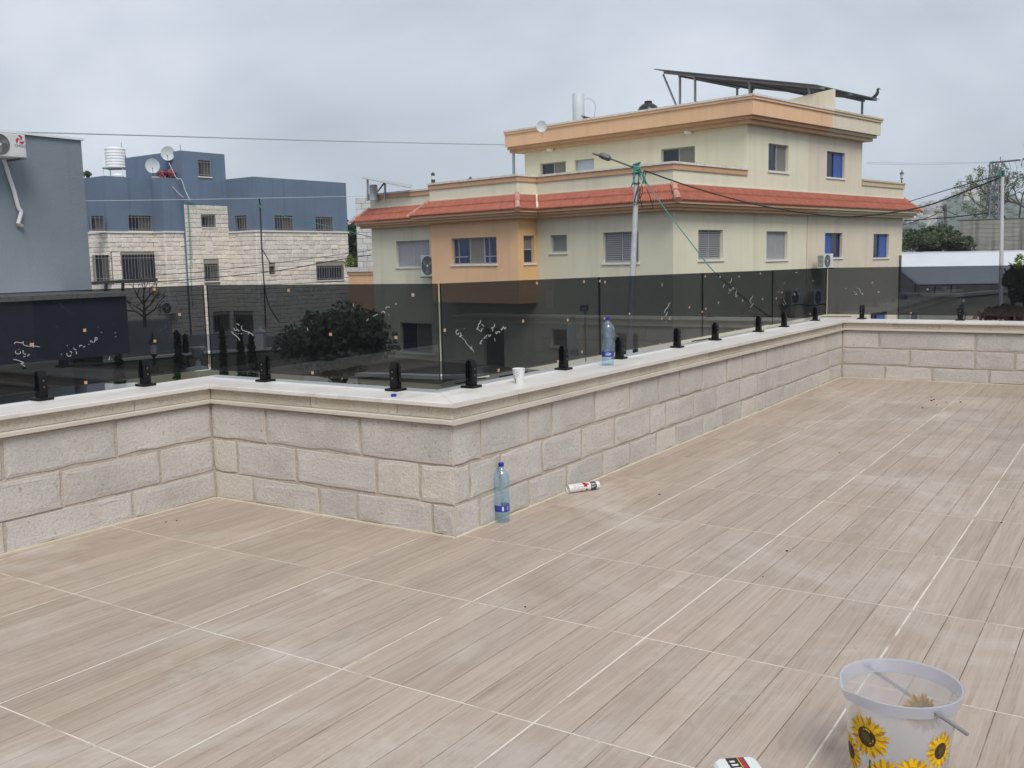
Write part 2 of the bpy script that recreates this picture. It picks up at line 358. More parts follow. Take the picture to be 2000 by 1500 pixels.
def plank_mesh(w, d):
    k = (round(w, 3), round(d, 3))
    if k not in plank_me: plank_me[k] = MB().box(0, w, 0, d, -0.002, 0.0).mesh('plank', PLANK, bevel=0.0007)
    return plank_me[k]
gl_ = MB()
for i in range(-1, 8):
    x = i*TX; y1_ = YF if x > XF else YM; gl_.box(x-.0034, x+.0034, YN, y1_, -.0055, -.0004)
MBJ = MB()
for j in range(-8, 12):
    y = j*TY; MBJ.box((XF if y > YM else XL), XR, y-.0032, y+.0032, -.0055, -.0006)
tag(gl_.build('grout_lines', GROUT, floor), kind='stuff'); tag(MBJ.build('grout_lines', GROUT, floor), kind='stuff')
tiles = []
for i in range(-2, 8):
    for j in range(-9, 12):
        x0, x1, y0, y1 = i*TX+.0032, (i+1)*TX-.0032, j*TY+.0026, (j+1)*TY-.0026
        if y0 < YM < y1 and x0 < XF - .3: y1 = min(y1, YM)
        lim = XF if y0 >= YM-.01 else XL
        x0 = max(x0, lim); x1 = min(x1, XR); y0 = max(y0, YN); y1 = min(y1, YF)
        if x1-x0 < .02 or y1-y0 < .02: continue
        cx, cy = (x0+x1)/2, (y0+y1)/2
        tiles.append(((cx-CAM.x)**2 + (cy-CAM.y)**2, i, x0, x1, y0, y1))
def seen(x, y):
    d = Vector((x, y, 0)) - CAM; f = d.dot(RZ)
    if f < .3: return False
    u = 1000 + FPX*d.dot(RX)/f; v = 750 + FPX*d.dot(RY)/f
    return -60 < u < 2060 and 300 < v < 1560
vis = sorted(t for t in tiles if any(seen(t[2]+(t[3]-t[2])*p, t[4]+(t[5]-t[4])*q) for p in (0, .5, 1) for q in (0, .5, 1)))
hid = [t for t in tiles if t not in vis]
def planks_of(t):
    _, i, x0, x1, y0, y1 = t; w = TX/6; r = []
    for k in range(6):
        a = max(x0, i*TX + k*w + (.0032 if k == 0 else .0018)); b = min(x1, i*TX + (k+1)*w - (.0032 if k == 5 else .0018))
        if b - a > .012: r.append((a, b))
    return r
n_plank = 0
for t in vis:
    _, i, x0, x1, y0, y1 = t
    o = bpy.data.objects.new('tile', slab_mesh(x1-x0, y1-y0)); col.objects.link(o); o.parent = floor; o.location = (x0, y0, random.uniform(-.0002, .0002))
    pl = planks_of(t)
    if n_plank + len(pl) <= 300:
        for a, b in pl:
            q = bpy.data.objects.new('plank', plank_mesh(b-a, y1-y0)); col.objects.link(q); q.parent = o; q.location = (a-x0, 0, 0); n_plank += 1
    else:
        mb = MB()
        for a, b in pl: mb.box(a-x0, b-x0, 0, y1-y0, -.002, 0)
        tag(local(mb, 'planks', PLANK, o), kind='stuff')
rest = MB()
for t in hid:
    for a, b in planks_of(t): rest.box(a, b, t[4], t[5], -.004, 0)
tag(rest.build('planks', PLANK, floor), kind='stuff')

# ------------------------------------------------------------------ parapet wall
ZB, ZS0, ZS1, ZC0, ZC1 = 0.596, 0.597, 0.621, 0.687, 0.711
def kz(y): return 1 - 0.0799*min(1.0, max(0.0, (y-YM)/(YF-YM)))
def sink(p): return (p.x, p.y, p.z*kz(p.y))
def coping_z(y): return ZC1*kz(y)
parapet = thing('parapet_wall', 'pale limestone block parapet wall with white marble coping around the terrace', 'wall', (0, 0, 0))
WLEFT = Wall((XL, YM), (0, -1), (1, 0)); WMID = Wall((XL, YM), (1, 0), (0, -1)); WLONG = Wall((XF, YM), (0, 1), (1, 0)); WFAR = Wall((XF, YF), (1, 0), (0, -1))
BK = 0.34                                # wall thickness behind its face
core = MB()
for poly in ([(XL-BK, YN), (XL-.005, YN), (XL-.005, YM+.005), (XL-BK, YM+BK)], [(XL-BK, YM+BK), (XL-.005, YM+.005), (XF-.005, YM+.005), (XF-BK, YM+BK)],
             [(XF-BK, YM+BK), (XF-.005, YM+.005), (XF-.005, YF+.005), (XF-BK, YF+BK)], [(XF-BK, YF+BK), (XF-.005, YF+.005), (XR, YF+.005), (XR, YF+BK)]):
    core.prism(poly, -3.2, ZC0-.002)
core.map(lambda p: sink(p) if p.z > 0 else p).build('mortar_core', MORTAR, parapet)
ZJ1, ZJ2 = 0.376, 0.168
rows = ((ZJ1+.006, ZB-.004), (ZJ2+.006, ZJ1-.006), (0.004, ZJ2-.006))
def cuts_from_px(w, us, z): 
    r = []
    for u in us:
        best = min((abs(w.px(u, v)[1]-z), w.px(u, v)[0]) for v in range(640, 1090, 3)); r.append(best[1])
    return r
def row_cuts(w, us, z, a0, a1, lo=.24, hi=.62):
    c = [a0] + sorted(x for x in cuts_from_px(w, us, z) if a0+.05 < x < a1-.05)
    while c[-1] < a1 - lo*1.5: c.append(c[-1] + random.uniform(lo, hi))
    if a1 - c[-1] < .12: c.pop()
    return c + [a1]
for w, a0, a1, px in (
    (WLEFT, 0.0, 4.2, ((226.7, 5), (313, 121), (260, 10))),
    (WMID, 0.0, XF-XL, ((520, 704, 863), (463, 579, 735, 820), (494, 624, 697, 845))),
    (WLONG, 0.0, YF-YM, ((939, 1032, 1078, 1162, 1230, 1287, 1327, 1372, 1420), (918, 978, 1059, 1136, 1201, 1270, 1300, 1355, 1400, 1445), (938, 1033, 1108, 1178, 1231, 1282))),
    (WFAR, 0.0, 3.6, ((1717, 1905), (1776, 1904, 1982), (1728, 1820, 1932)))):
    for (z0, z1), us in zip(rows, px):
        cs = row_cuts(w, us, (z0+z1)/2*kz(w.p(1, 0, 0).y), a0, a1)
        for q in range(len(cs)-1):
            g = .007
            lo_, hi_ = cs[q]+(g if q or w in (WLEFT, WFAR) else .001), cs[q+1]-(g if q < len(cs)-2 else .002)
            mb = MB().rough_stone(w, lo_, hi_, -.03, random.uniform(-.001, .004), z0+random.uniform(-.004, .004), z1+random.uniform(-.004, .004), .0025, .007).map(sink)
            c0 = w.p((lo_+hi_)/2, 0, z0); ob = mb.build('stone_block', STONE, parapet, org=c0); ob.data.attributes.new('smear', 'FLOAT', 'POINT').data.foreach_set('value', mb.smear)
# frieze of cream stones between strip and coping
for w, a0, a1 in ((WLEFT, -.004, 4.2), (WMID, .004, XF-XL-.0), (WLONG, 0.0, YF-YM-.004), (WFAR, .004, 3.6)):
    a = a0
    while a < a1 - .05:
        b = min(a1, a + random.uniform(.38, .85)); b = a1 if a1-b < .2 else b
        mb = MB().stone(w, a+.0015, b-.0015, -.03, .001, ZS1+.001, ZC0-.001, .003, 0, .0015).map(sink)
        mb.build('frieze_stone', BANDST, parapet, org=w.p((a+b)/2, 0, ZS1)); a = b
def run_prism(o_in, o_back, z0, z1, names, m, bev):
    I = [(XL+o_in, YN), (XL+o_in, YM-o_in), (XF+o_in, YM-o_in), (XF+o_in, YF-o_in), (XR, YF-o_in)]
    Bk = [(XL-o_back, YN), (XL-o_back, YM+o_back), (XF-o_back, YM+o_back), (XF-o_back, YF+o_back), (XR, YF+o_back)]
    for k in range(4):
        nseg = 6 if k == 2 else 1
        for q in range(nseg):
            la = lambda P, t: (P[k][0]+(P[k+1][0]-P[k][0])*t, P[k][1]+(P[k+1][1]-P[k][1])*t)
            t0, t1 = q/nseg, (q+1)/nseg
            poly = [la(I, t0), la(I, t1), la(Bk, t1), la(Bk, t0)]
            MB().prism(poly, z0, z1).map(sink).build(names, m, parapet, bevel=bev if nseg == 1 else 0)
run_prism(.030, .02, ZS0, ZS1, 'moulding_strip', STRIPM, .003)
run_prism(.032, .398, ZC0, ZC1, 'coping_slab', MARBLE, .003)
bead = MB()
for w, a0, a1 in ((WLEFT, 0, 4.2), (WMID, 0, XF-XL), (WLONG, 0, YF-YM), (WFAR, 0, 4.9)):
    bead.wbox(w, a0, a1, -.004, .011, -.001, .007)
bead.build('sealant_bead', CAULK, parapet)

# ------------------------------------------------------------------ glass balustrade
XGL, YGM, XGX, YGF = -1.215, 1.795, 0.690, 9.405
GL = Wall((XGL, 0), (0, 1), (1, 0)); GM = Wall((0, YGM), (1, 0), (0, -1)); GX = Wall((XGX, 0), (0, 1), (1, 0)); GF = Wall((0, YGF), (1, 0), (0, -1))
H0, H1, HT = 0.052, 0.600, 0.010
def glass_panel(w, a0, a1, label, pads, strokes):
    c = w.p((a0+a1)/2, 0, 0); y0, y1 = w.p(a0, 0, 0).y, w.p(a1, 0, 0).y
    zb = lambda y: coping_z(y)
    t = thing('balustrade_glass', label, 'glass panel', (c.x, c.y, zb(c.y)+H0), group='smoked glass balustrade panels')
    mb = MB(); V = []
    for b in (-HT/2, HT/2):
        for a, h in ((a0, H0), (a1, H0), (a1, H1), (a0, H1)):
            p = w.p(a, b, 0); V.append((p.x, p.y, zb(p.y)+h))
    mb.add(V, ((0, 1, 2, 3), (4, 5, 6, 7))); mb.add(V, ((0, 1, 5, 4), (2, 3, 7, 6)), 1); mb.add(V, ((1, 2, 6, 5), (3, 0, 4, 7)), 2)
    mb.build('pane', (PANE, PEDGE, PEND), t)
    for u, v in pads:
        a, z = w.px(u, v, HT/2)
        MB().wbox(w, a-.0085, a+.0085, HT/2+.0005, HT/2+.004, z-.0085, z+.0085).build('cork_pad', CORK, t, org=w.p(a, 0, z))
    if strokes:
        mb = MB()
        for st in strokes:
            pts = []
            for u, v in st:
                a, z = w.px(u, v, HT/2); pts.append(w.p(a, HT/2+.0015, z))
            if len(pts) > 2: pts = smooth_path(pts, 3)
            mb.tube(pts, .0017, 5)
        tag(mb.build('marker_writing', CHALK, t), kind='stuff')
    return t
def Z(x0, y0, k, *pts): return [(x0+px/k, y0+py/k) for px, py in pts]
dot = lambda u, v: [(u-.5, v), (u+.5, v+.4)]
A = lambda *p: Z(0, 640, 8.333, *p)
left_strokes = [A((230, 262), (255, 235), (300, 240), (350, 248), (380, 228), (372, 255), (400, 290), (480, 302), (560, 300), (640, 312)), A((545, 245), (540, 325)),
    A((255, 375), (250, 410), (290, 430), (330, 410), (325, 385)), A((303, 350), (307, 358)), A((375, 365), (380, 420), (420, 432)), A((380, 478), (410, 462)), A((440, 462), (480, 432)),
    A((215, 518), (260, 522), (330, 545), (390, 575), (335, 580), (405, 628)),
    A((990, 435), (1005, 428)), A((1085, 415), (1095, 455), (1140, 465), (1150, 440)), A((1135, 385), (1165, 395), (1160, 420)), A((1195, 325), (1210, 355), (1240, 360)), A((1240, 385), (1243, 430)),
    A((1090, 288), (1098, 298)), A((1285, 310), (1310, 285), (1335, 290)), A((1350, 318), (1385, 302)), A((1445, 275), (1452, 268)), A((1465, 235), (1480, 210), (1500, 235), (1515, 240)),
    A((1530, 240), (1545, 200), (1545, 165), (1575, 165), (1575, 195), (1545, 205)), A((1648, 72), (1655, 80)), A((1872, 80), (1878, 84)), A((1882, 142), (1888, 150)), A((1780, 470), (1782, 505), (1765, 525)), ]
Bm = lambda *p: Z(400, 560, 10.0, *p)
mid_strokes = [Bm((620, 735), (645, 725), (675, 755)), Bm((575, 805), (585, 845), (615, 855), (628, 825)), Bm((610, 788), (616, 794)), Bm((650, 825), (655, 860), (675, 868)), Bm((648, 922), (665, 914)), Bm((710, 930), (730, 905)),
    Bm((535, 875), (545, 905), (610, 955), (660, 1000), (685, 1050)), Bm((730, 760), (720, 800), (740, 845), (800, 870), (870, 895), (920, 920), (945, 955)), Bm((868, 875), (855, 930)),
    Z(380, 520, 4, (1242, 292), (1243, 318)), Z(380, 520, 4, (1492, 330), (1505, 318), (1525, 320)), Z(380, 520, 4, (1460, 365), (1475, 350), (1490, 366)), Z(380, 520, 4, (1518, 378), (1522, 381)),
    Z(380, 520, 4, (1360, 408), (1345, 425)), Z(380, 520, 4, (1395, 392), (1430, 375)), Z(380, 520, 4, (1574, 285), (1575, 302)), Z(380, 520, 4, (882, 480), (886, 500))]
Cx = lambda *p: Z(840, 600, 12.5, *p)
x1_strokes = [Cx((680, 550), (630, 580), (635, 640), (670, 670), (695, 625)), Cx((735, 610), (745, 680), (720, 735)), Cx((700, 705), (740, 715), (775, 680)), Cx((765, 740), (830, 790)), Cx((860, 800), (865, 860), (930, 940), (1000, 1000), (1045, 1050), (1060, 1100)), Cx((1015, 955), (985, 1035)),
    Cx((1225, 320), (1215, 380), (1160, 435)), Cx((1185, 460), (1130, 545)), Cx((1140, 515), (1235, 595), (1250, 540), (1285, 525)), Cx((1255, 415), (1310, 465)), Cx((820, 520), (830, 525)),
    Cx((1555, 405), (1575, 450), (1540, 490)), Cx((1485, 520), (1525, 495), (1520, 590)), Cx((1305, 770), (1385, 680)), Cx((1375, 750), (1390, 757)), Cx((1425, 665), (1440, 720), (1475, 665)), Cx((1270, 805), (1220, 860), (1215, 890), (1250, 885)),
    Cx((1600, 585), (1610, 655), (1640, 605), (1690, 590), (1690, 635)), Cx((1730, 515), (1740, 565), (1790, 470), (1810, 540), (1850, 485)), Cx((1570, 760), (1582, 830))]
Dx = lambda *p: Z(1280, 530, 9.09, *p)
x2_strokes = [Dx((265, 555), (240, 580), (215, 640), (180, 675), (155, 740)), Dx((220, 725), (195, 760), (180, 800)), Dx((110, 205), (120, 240), (112, 265)), Dx((265, 800), (235, 850), (275, 845)), Dx((180, 900), (186, 890))]
x3_strokes = [Dx((1355, 115), (1350, 160), (1330, 200)), Dx((1300, 190), (1305, 200)), Dx((1230, 235), (1200, 265), (1212, 288)), Dx((1310, 310), (1320, 355), (1345, 325)), Dx((1365, 320), (1370, 290), (1395, 300), (1385, 325)), Dx((1440, 350), (1425, 400), (1450, 435), (1430, 455), (1420, 410)),
    Dx((1730, 440), (1690, 495), (1670, 540)), Dx((1690, 545), (1700, 585)), Dx((1740, 570), (1685, 640)), Dx((1298, 380), (1302, 395))]
Ex = lambda *p: Z(1500, 480, 7.143, *p)
x4_strokes = [Ex((215, 750), (235, 790), (245, 820)), Ex((205, 800), (225, 840)), Ex((380, 375), (410, 370)), Ex((360, 660), (375, 690)), Ex((628, 480), (626, 500))]
f_strokes = [Ex((1240, 590), (1275, 600), (1295, 650), (1330, 690)), Ex((1335, 655), (1310, 675)), Ex((1200, 635), (1215, 650)), Ex((1230, 650), (1235, 675)), Ex((1210, 678), (1255, 676)), Ex((1080, 592), (1092, 596)),
    Z(1740, 500, 7.69, (1080, 685), (1090, 660), (1110, 655)), Z(1740, 500, 7.69, (1095, 682), (1115, 684))]
glass_panel(GL, -1.35, GL.px(402.5, 650)[0], 'smoked glass panel at the far left, in front of the dark garage', [(61, 673), (165, 645), (167, 747), (301, 565), (302, 666), (350, 614)], left_strokes)
glass_panel(GM, GM.px(409.5, 650)[0], GM.px(857, 650)[0], 'smoked glass panel facing the camera, in front of the olive tree', [(564, 567), (646, 653), (807, 576), (774, 659), (611, 728), (409, 714)], mid_strokes)
glass_panel(GX, GX.px(862.5, 650)[0], 3.668, 'smoked glass panel with most writing, behind the paper cup', [(868, 645), (1021, 627), (1048, 553), (1108, 625), (973, 723), (1140, 550), (1136, 687), (1089, 706), (1171, 549)], x1_strokes)
glass_panel(GX, 3.678, 5.548, 'second smoked glass panel of the long run, in front of the street pole', [(1181, 551), (1180, 622), (1229, 613), (1346, 600), (1292, 622), (1289, 672), (1371, 609)], x2_strokes)
glass_panel(GX, 5.558, 7.408, 'third smoked glass panel of the long run, crossed by the green cable', [(1377, 540), (1406, 541), (1443, 540), (1485, 534), (1403, 591), (1450, 587), (1378, 603), (1489, 584), (1436, 645)], x3_strokes)
glass_panel(GX, 7.418, 9.385, 'shortest-looking smoked glass panel, just left of the far corner', [(1516, 583), (1527, 571), (1582, 613), (1552, 575)], x4_strokes)
glass_panel(GF, 0.699, 3.3, 'smoked glass panel on the far wall, in front of the greenhouse', [(1704, 552), (1779, 611), (1716, 570), (1812, 565)], f_strokes)

# ------------------------------------------------------------------ spigots
def make_spigot():
    t = thing('glass_spigot', 'x', 'spigot', group='black glass clamps on the coping')
    s = .047
    local(MB().prism([(-s+.006, -s), (s-.006, -s), (s, -s+.006), (s, s-.006), (s-.006, s), (-s+.006, s), (-s, s-.006), (-s, -s+.006)], 0, .013), 'base_plate', BLACKM, t, bevel=.002)
    mb = MB(); w = .023                  # clamp jaws in cross-section, extruded along the glass; local +x is the terrace side
    for sg in (1, -1):
        prof = [(sg*.0056, .04), (sg*.026, .04), (sg*.026, .128), (sg*.014, .158), (sg*.0056, .160)]
        n = len(prof); V = [(x, -w, z) for x, z in prof] + [(x, w, z) for x, z in prof]
        mb.add(V, [tuple(range(n)), tuple(range(2*n-1, n-1, -1))] + [(i, (i+1) % n, n+(i+1) % n, n+i) for i in range(n)])
    mb.box(-.026, .026, -w, w, .013, .0402)
    local(mb, 'clamp_body', BLACKM, t, bevel=.0022)
    for z in (.072, .108):
        sm = MB().tube([(.026, 0, z), (.0285, 0, z)], .0048, 10); local(sm, 'screw', SCREW, t)
    return t
spig = make_spigot()
P0 = [(-1.21, .655, 0, 'black glass clamp nearest the left edge of the picture'), (-1.205, 1.325, 0, 'black glass clamp on the left run beside the inner corner'),
      (-.668, 1.80, 1, 'black glass clamp below the cypress trees, right of the inner corner'), (.382, 1.80, 1, 'black glass clamp beside the blue bottle cap'),
      (.693, 2.10, 0, 'black glass clamp just left of the white paper cup'), (.693, 3.155, 0, 'black glass clamp between the paper cup and the upper bottle'), (.693, 3.97, 0, 'black glass clamp just right of the upper bottle'),
      (.693, 5.01, 0, 'black glass clamp left of the second panel joint of the long run'), (.693, 5.845, 0, 'black glass clamp right of the second panel joint of the long run'),
      (.693, 6.99, 0, 'black glass clamp left of the third panel joint of the long run'), (.693, 7.79, 0, 'black glass clamp right of the third panel joint of the long run'),
      (.693, 8.93, 0, 'black glass clamp at the far end of the long run'), (1.10, 9.40, 1, 'black glass clamp on the far wall next to the corner'), (2.16, 9.40, 1, 'black glass clamp on the far wall in front of the grey hatch')]
for k, (x, y, mid, lab) in enumerate(P0):
    o = spig if k == 0 else copy_tree(spig)
    o.location = (x, y, coping_z(y)); o.rotation_euler[2] = -math.pi/2 if mid else 0; o['label'] = lab
# ------------------------------------------------------------------ small things on the terrace
BOTTLE = glassy('blue_pet', (0.86, 0.945, 0.99), 0.07, 0.05, 0.16, (0.50, 0.76, 1.0))
LABELB = mat('blue_label', (0.035, 0.06, 0.30), 0.45, 0.15, 25)
LABELW = mat('label_print', (0.62, 0.66, 0.80), 0.5, 0.1, 20)
CAPB = mat('blue_cap', (0.022, 0.030, 0.32), 0.4, 0.05, 10)
def on_cyl(mb, r, pts, z, m=0, off=.0006):
    """flat print wrapped on a cylinder: pts are (arc length, height)"""
    V = [((r+off)*math.cos(a/r), (r+off)*math.sin(a/r), z+h) for a, h in pts]
    mb.add(V, [tuple(range(len(V)))], m)
def make_bottle(name, label, loc, rz, dent, front):
    t = thing(name, label, 'bottle', loc, rz, 'blue plastic water bottles')
    prof = [(.012, .010), (.026, .003), (.036, .0), (.0415, .008), (.0425, .030), (.0425, .056), (.041, .060), (.041, .096), (.0425, .100), (.0425, .122), (.041, .126), (.0425, .130), (.0420, .148), (.0400, .154),
            (.0415, .160), (.0395-dent*.4, .175), (.0385-dent, .188), (.0395-dent*.3, .204), (.0430, .220), (.0440, .236), (.0420, .256), (.0350, .276), (.0250, .289), (.0158, .297), (.0148, .304), (.0175, .306), (.0175, .309), (.0145, .310)]
    mb = MB().lathe(prof, seg=40)
    def wob(p):
        a = math.atan2(p.y, p.x); r = math.hypot(p.x, p.y)
        k = 1 + (.035*math.sin(5*a + p.z*90) + .02*math.sin(3*a-p.z*50))*(1 if .13 < p.z < .27 else 0) + (.06*math.cos(5*a) if p.z < .02 else 0)
        return (p.x*k + (dent*2.0*math.sin((p.z-.1)*18) if .1 < p.z < .29 else 0), p.y*k, p.z)
    local(mb.map(wob), 'body', BOTTLE, t, smooth=True)
    lb = MB().lathe([(.0418, .0605), (.0420, .061), (.0420, .0955), (.0418, .096)], seg=40, cap0=False, cap1=False)
    lo = local(lb, 'label', LABELB, t, smooth=True)
    pr = MB(); c = front*.042
    if dent < .003:
        on_cyl(pr, .042, [(c-.005, .006), (c+.005, .006), (c+.005, .029), (c-.005, .029)], .061)
        for k in range(6): on_cyl(pr, .042, [(c+.022+.003*math.cos(k), .008+k*.004), (c+.034, .008+k*.004), (c+.034, .0095+k*.004), (c+.023, .0095+k*.004)], .061)
    else:
        ring = [(c+.022*math.cos(q*math.pi/12), .019+.0105*math.sin(q*math.pi/12)) for q in range(24)]
        ring2 = [(c+.0205*math.cos(q*math.pi/12), .019+.009*math.sin(q*math.pi/12)) for q in range(24)]
        for q in range(24): on_cyl(pr, .042, [ring[q], ring[(q+1) % 24], ring2[(q+1) % 24], ring2[q]], .061)
        for k, (dx, h) in enumerate(((-.013, .010), (-.006, .013), (.001, .010), (.007, .012), (.013, .014))):
            on_cyl(pr, .042, [(c+dx-.0026, .014), (c+dx+.0020, .014), (c+dx+.0028, .014+h*.8), (c+dx-.0016, .014+h*.75)], .061, 0, .0008)
        for k in range(3): on_cyl(pr, .042, [(c-.018, .0022+k*.0018), (c+.018, .0022+k*.0018), (c+.018, .0030+k*.0018), (c-.018, .0030+k*.0018)], .061)
    local(pr, 'label_print', LABELW, lo)
    cp = MB().lathe([(.0152, .3085), (.0152, .326), (.0142, .3285)], seg=28)
    cp.map(lambda p: (p.x*(1+.02*math.cos(28*math.atan2(p.y, p.x))), p.y*(1+.02*math.cos(28*math.atan2(p.y, p.x))), p.z))
    local(cp, 'cap', CAPB, t)
    return t
pb = on_z(982, 1017, 0)
make_bottle('water_bottle', 'empty blue water bottle standing on the floor by the wall corner', (pb.x+.004, pb.y-.01, .0005), 0, .0008, math.atan2(CAM.y-pb.y, CAM.x-pb.x)+.12)
pb = on_z(1187.5, 713, coping_z(3.4))
make_bottle('water_bottle', 'crumpled blue water bottle standing on the marble coping', (pb.x, pb.y, coping_z(pb.y)+.0005), 0, .0042, math.atan2(CAM.y-pb.y, CAM.x-pb.x)+.05)

CUPW = mat('paper_cup', (0.74, 0.74, 0.76), 0.55, 0.05, 20); CUPG = mat('cup_print', (0.22, 0.225, 0.245), 0.6, 0.1, 30)
pc = on_z(1013.5, 748, coping_z(2.45))
cup = thing('paper_cup', 'white paper cup with grey printed lines on the coping', 'cup', (pc.x, pc.y, coping_z(pc.y)+.0005))
local(MB().lathe([(.0265, .003), (.0268, 0), (.0275, 0), (.0365, .082), (.0385, .083), (.0388, .086), (.0365, .087), (.0350, .084), (.0258, .004), (0, .004)], seg=32, cap0=False), 'cup_body', CUPW, cup, smooth=True)
pr = MB(); a_c = math.atan2(CAM.y-pc.y, CAM.x-pc.x)
for k in range(10):
    z = .008+k*.0074; r = .0275+.009*z/.082; w = (.020, .022, .021, .022, .016, .012, .011, .014, .010, .016)[k]; sh = (.002, .002, .002, .001, -.003, -.006, -.006, -.004, -.006, -.003)[k]
    on_cyl(pr, r+.0002, [(a_c*r+sh-w*.75, -.0015), (a_c*r+sh+w*.6, -.0015), (a_c*r+sh+w*.6, .0015), (a_c*r+sh-w*.75, .0015)], z)
for z0, z1, a0, a1 in ((.002, .022, -.026, -.018), (.022, .034, -.027, -.020), (.040, .046, -.027, -.021)):
    r = .0275+.009*(z0+z1)/2/.082; on_cyl(pr, r+.0006, [(a_c*r+a0, 0), (a_c*r+a1, 0), (a_c*r+a1-.002, z1-z0), (a_c*r+a0-.001, z1-z0)], z0)
local(pr, 'cup_print', CUPG, cup)
pq = on_z(769, 774.5, coping_z(1.6))
tag(MB().lathe([(.0145, 0), (.0152, .002), (.0152, .0115), (.0135, .013), (0, .013)], (pq.x, pq.y, coping_z(pq.y)+.0004), 24).build('bottle_cap', CAPB, smooth=True, org=(pq.x, pq.y, coping_z(pq.y))),
    'loose blue bottle cap lying on the marble coping', 'bottle cap')

# sealant cartridge lying against the foot of the wall
WHITEP = mat('white_plastic', (0.74, 0.73, 0.72), 0.35, 0.05, 10); REDP = mat('red_print', (0.36, 0.022, 0.045), 0.45, 0.2, 30); BLKP = mat('black_print', (0.015, 0.014, 0.014), 0.4, 0.1, 30)
GREYP = mat('grey_print', (0.38, 0.30, 0.33), 0.5, 0.1, 30)
A_, B_ = on_z(1109, 962, 0), on_z(1166, 954, 0)
ax = (B_-A_); Lc = ax.length
ct = thing('sealant_cartridge', 'white, red and black sealant cartridge lying by the wall foot', 'cartridge', ((A_.x+B_.x)/2+.012, (A_.y+B_.y)/2-.012, .0262), math.atan2(ax.y, ax.x))
def cart(x0, x1, r0, r1, name, m, cap=True): 
    mb = MB().lathe([(r0, x0), (r1, x1)], seg=28, cap0=cap, cap1=cap).map(lambda p: (p.z, p.x, p.y)); return local(mb, name, m, ct, smooth=True)
h = .1085
bd = MB().lathe([(.0235, -h+.006), (.0245, -h), (.0260, -h+.003), (.0260, h-.018), (.0250, h-.016), (.0250, h-.004), (.0235, h), (.0235, h-.002), (0, h-.002)], seg=32).map(lambda p: (p.z, p.x, p.y))
local(bd, 'tube_body', WHITEP, ct, smooth=True)
cart(h-.066, h-.026, .02612, .02612, 'black_band', BLKP, False)
pr = MB(); fr = math.radians(248)
def cq(x0, x1, s0, s1, m): 
    r = .0262 if m != 1 else .02635
    n = 4
    for q in range(n):
        t0, t1 = fr + (s0+(s1-s0)*q/n)/r, fr + (s0+(s1-s0)*(q+1)/n)/r
        pr.add([(x0, -r*math.sin(t0)*-1, r*math.cos(t0)*-1), (x1, -r*math.sin(t0)*-1, r*math.cos(t0)*-1), (x1, -r*math.sin(t1)*-1, r*math.cos(t1)*-1), (x0, -r*math.sin(t1)*-1, r*math.cos(t1)*-1)], [(0, 1, 2, 3)], m)
for s0, s1, x0, x1 in ((-.03, .03, -.035, -.012), (-.03, -.012, -.012, .012), (-.016, .004, -.008, .016), (.016, .03, .005, .02), (-.02, -.006, .0, .03)): cq(x0, x1, s0, s1, 0)
for k in range(4): cq(h-.058+k*.007, h-.055+k*.007, -.016+k*.002, -.003, 1); cq(h-.060+k*.007, h-.056+k*.007, .004, .016-k*.002, 1)
for k in range(6): cq(-.085+k*.008, -.081+k*.008, -.02, .02-(k % 3)*.006, 2)
cq(-.093, -.091, -.03, .03, 2)
local(pr, 'printed_marks', (REDP, WHITEP, GREYP), ct)

# bucket with sunflowers
PAILM = glassy('milky_plastic', (0.95, 0.95, 0.96), 0.05, 0.25, 0.50, (0.76, 0.76, 0.79)); RIMM = glassy('milky_rim', (0.88, 0.88, 0.93), 0.06, 0.2, 0.62, (0.76, 0.77, 0.83))
PETAL = mat('sunflower_petal_print', (0.74, 0.46, 0.010), 0.5, 0.3, 60, c2=(0.80, 0.56, 0.02)); PETALD = mat('sunflower_back_petal_print', (0.48, 0.24, 0.008), 0.5, 0.3, 60, c2=(0.60, 0.34, 0.01)); SEEDG = mat('sunflower_centre_print', (0.09, 0.075, 0.02), 0.55, 0.4, 120); SEED = mat('sunflower_disc_print', (0.062, 0.030, 0.014), 0.55, 0.4, 120, c2=(0.12, 0.10, 0.02)); LEAFP = mat('leaf_print', (0.045, 0.17, 0.03), 0.5, 0.3, 40)
HANDM = mat('grey_handle', (0.25, 0.26, 0.28), 0.4, 0.05, 10)
HB, RT, RB = .285, .158, .118
pk = on_z(1759, 1331, HB)
pail = thing('bucket', 'translucent plastic bucket printed with yellow sunflowers', 'bucket', (pk.x, pk.y, .0))
def rad(z): return RB + (RT-.012-RB)*z/HB
local(MB().lathe([(0, .006), (RB-.01, .006), (RB, .0), (RB+.001, .004), (rad(HB-.035), HB-.035)], seg=64, cap0=False, cap1=False), 'pail', PAILM, pail, smooth=True)
rim = MB().lathe([(rad(HB-.035), HB-.036), (RT-.006, HB-.033), (RT-.002, HB-.008), (RT, HB-.002), (RT-.003, HB), (RT-.008, HB-.002), (RT-.010, HB-.010), (rad(HB-.035)-.001, HB-.035)], seg=72, cap0=False, cap1=False)
a_l = math.atan2(CAM.y-pk.y, CAM.x-pk.x)
a_spout = a_l - 1.05
def spout(p):
    a = (math.atan2(p.y, p.x)-a_spout+math.pi) % (2*math.pi)-math.pi; k = math.exp(-(a/.2)**2); r = math.hypot(p.x, p.y)
    s_ = 1+.06*k*max(0, (p.z-HB+.05)/.05); return (p.x*s_, p.y*s_, p.z-.006*k*(p.z > HB-.02))
local(rim.map(spout), 'rim', RIMM, pail, smooth=True)
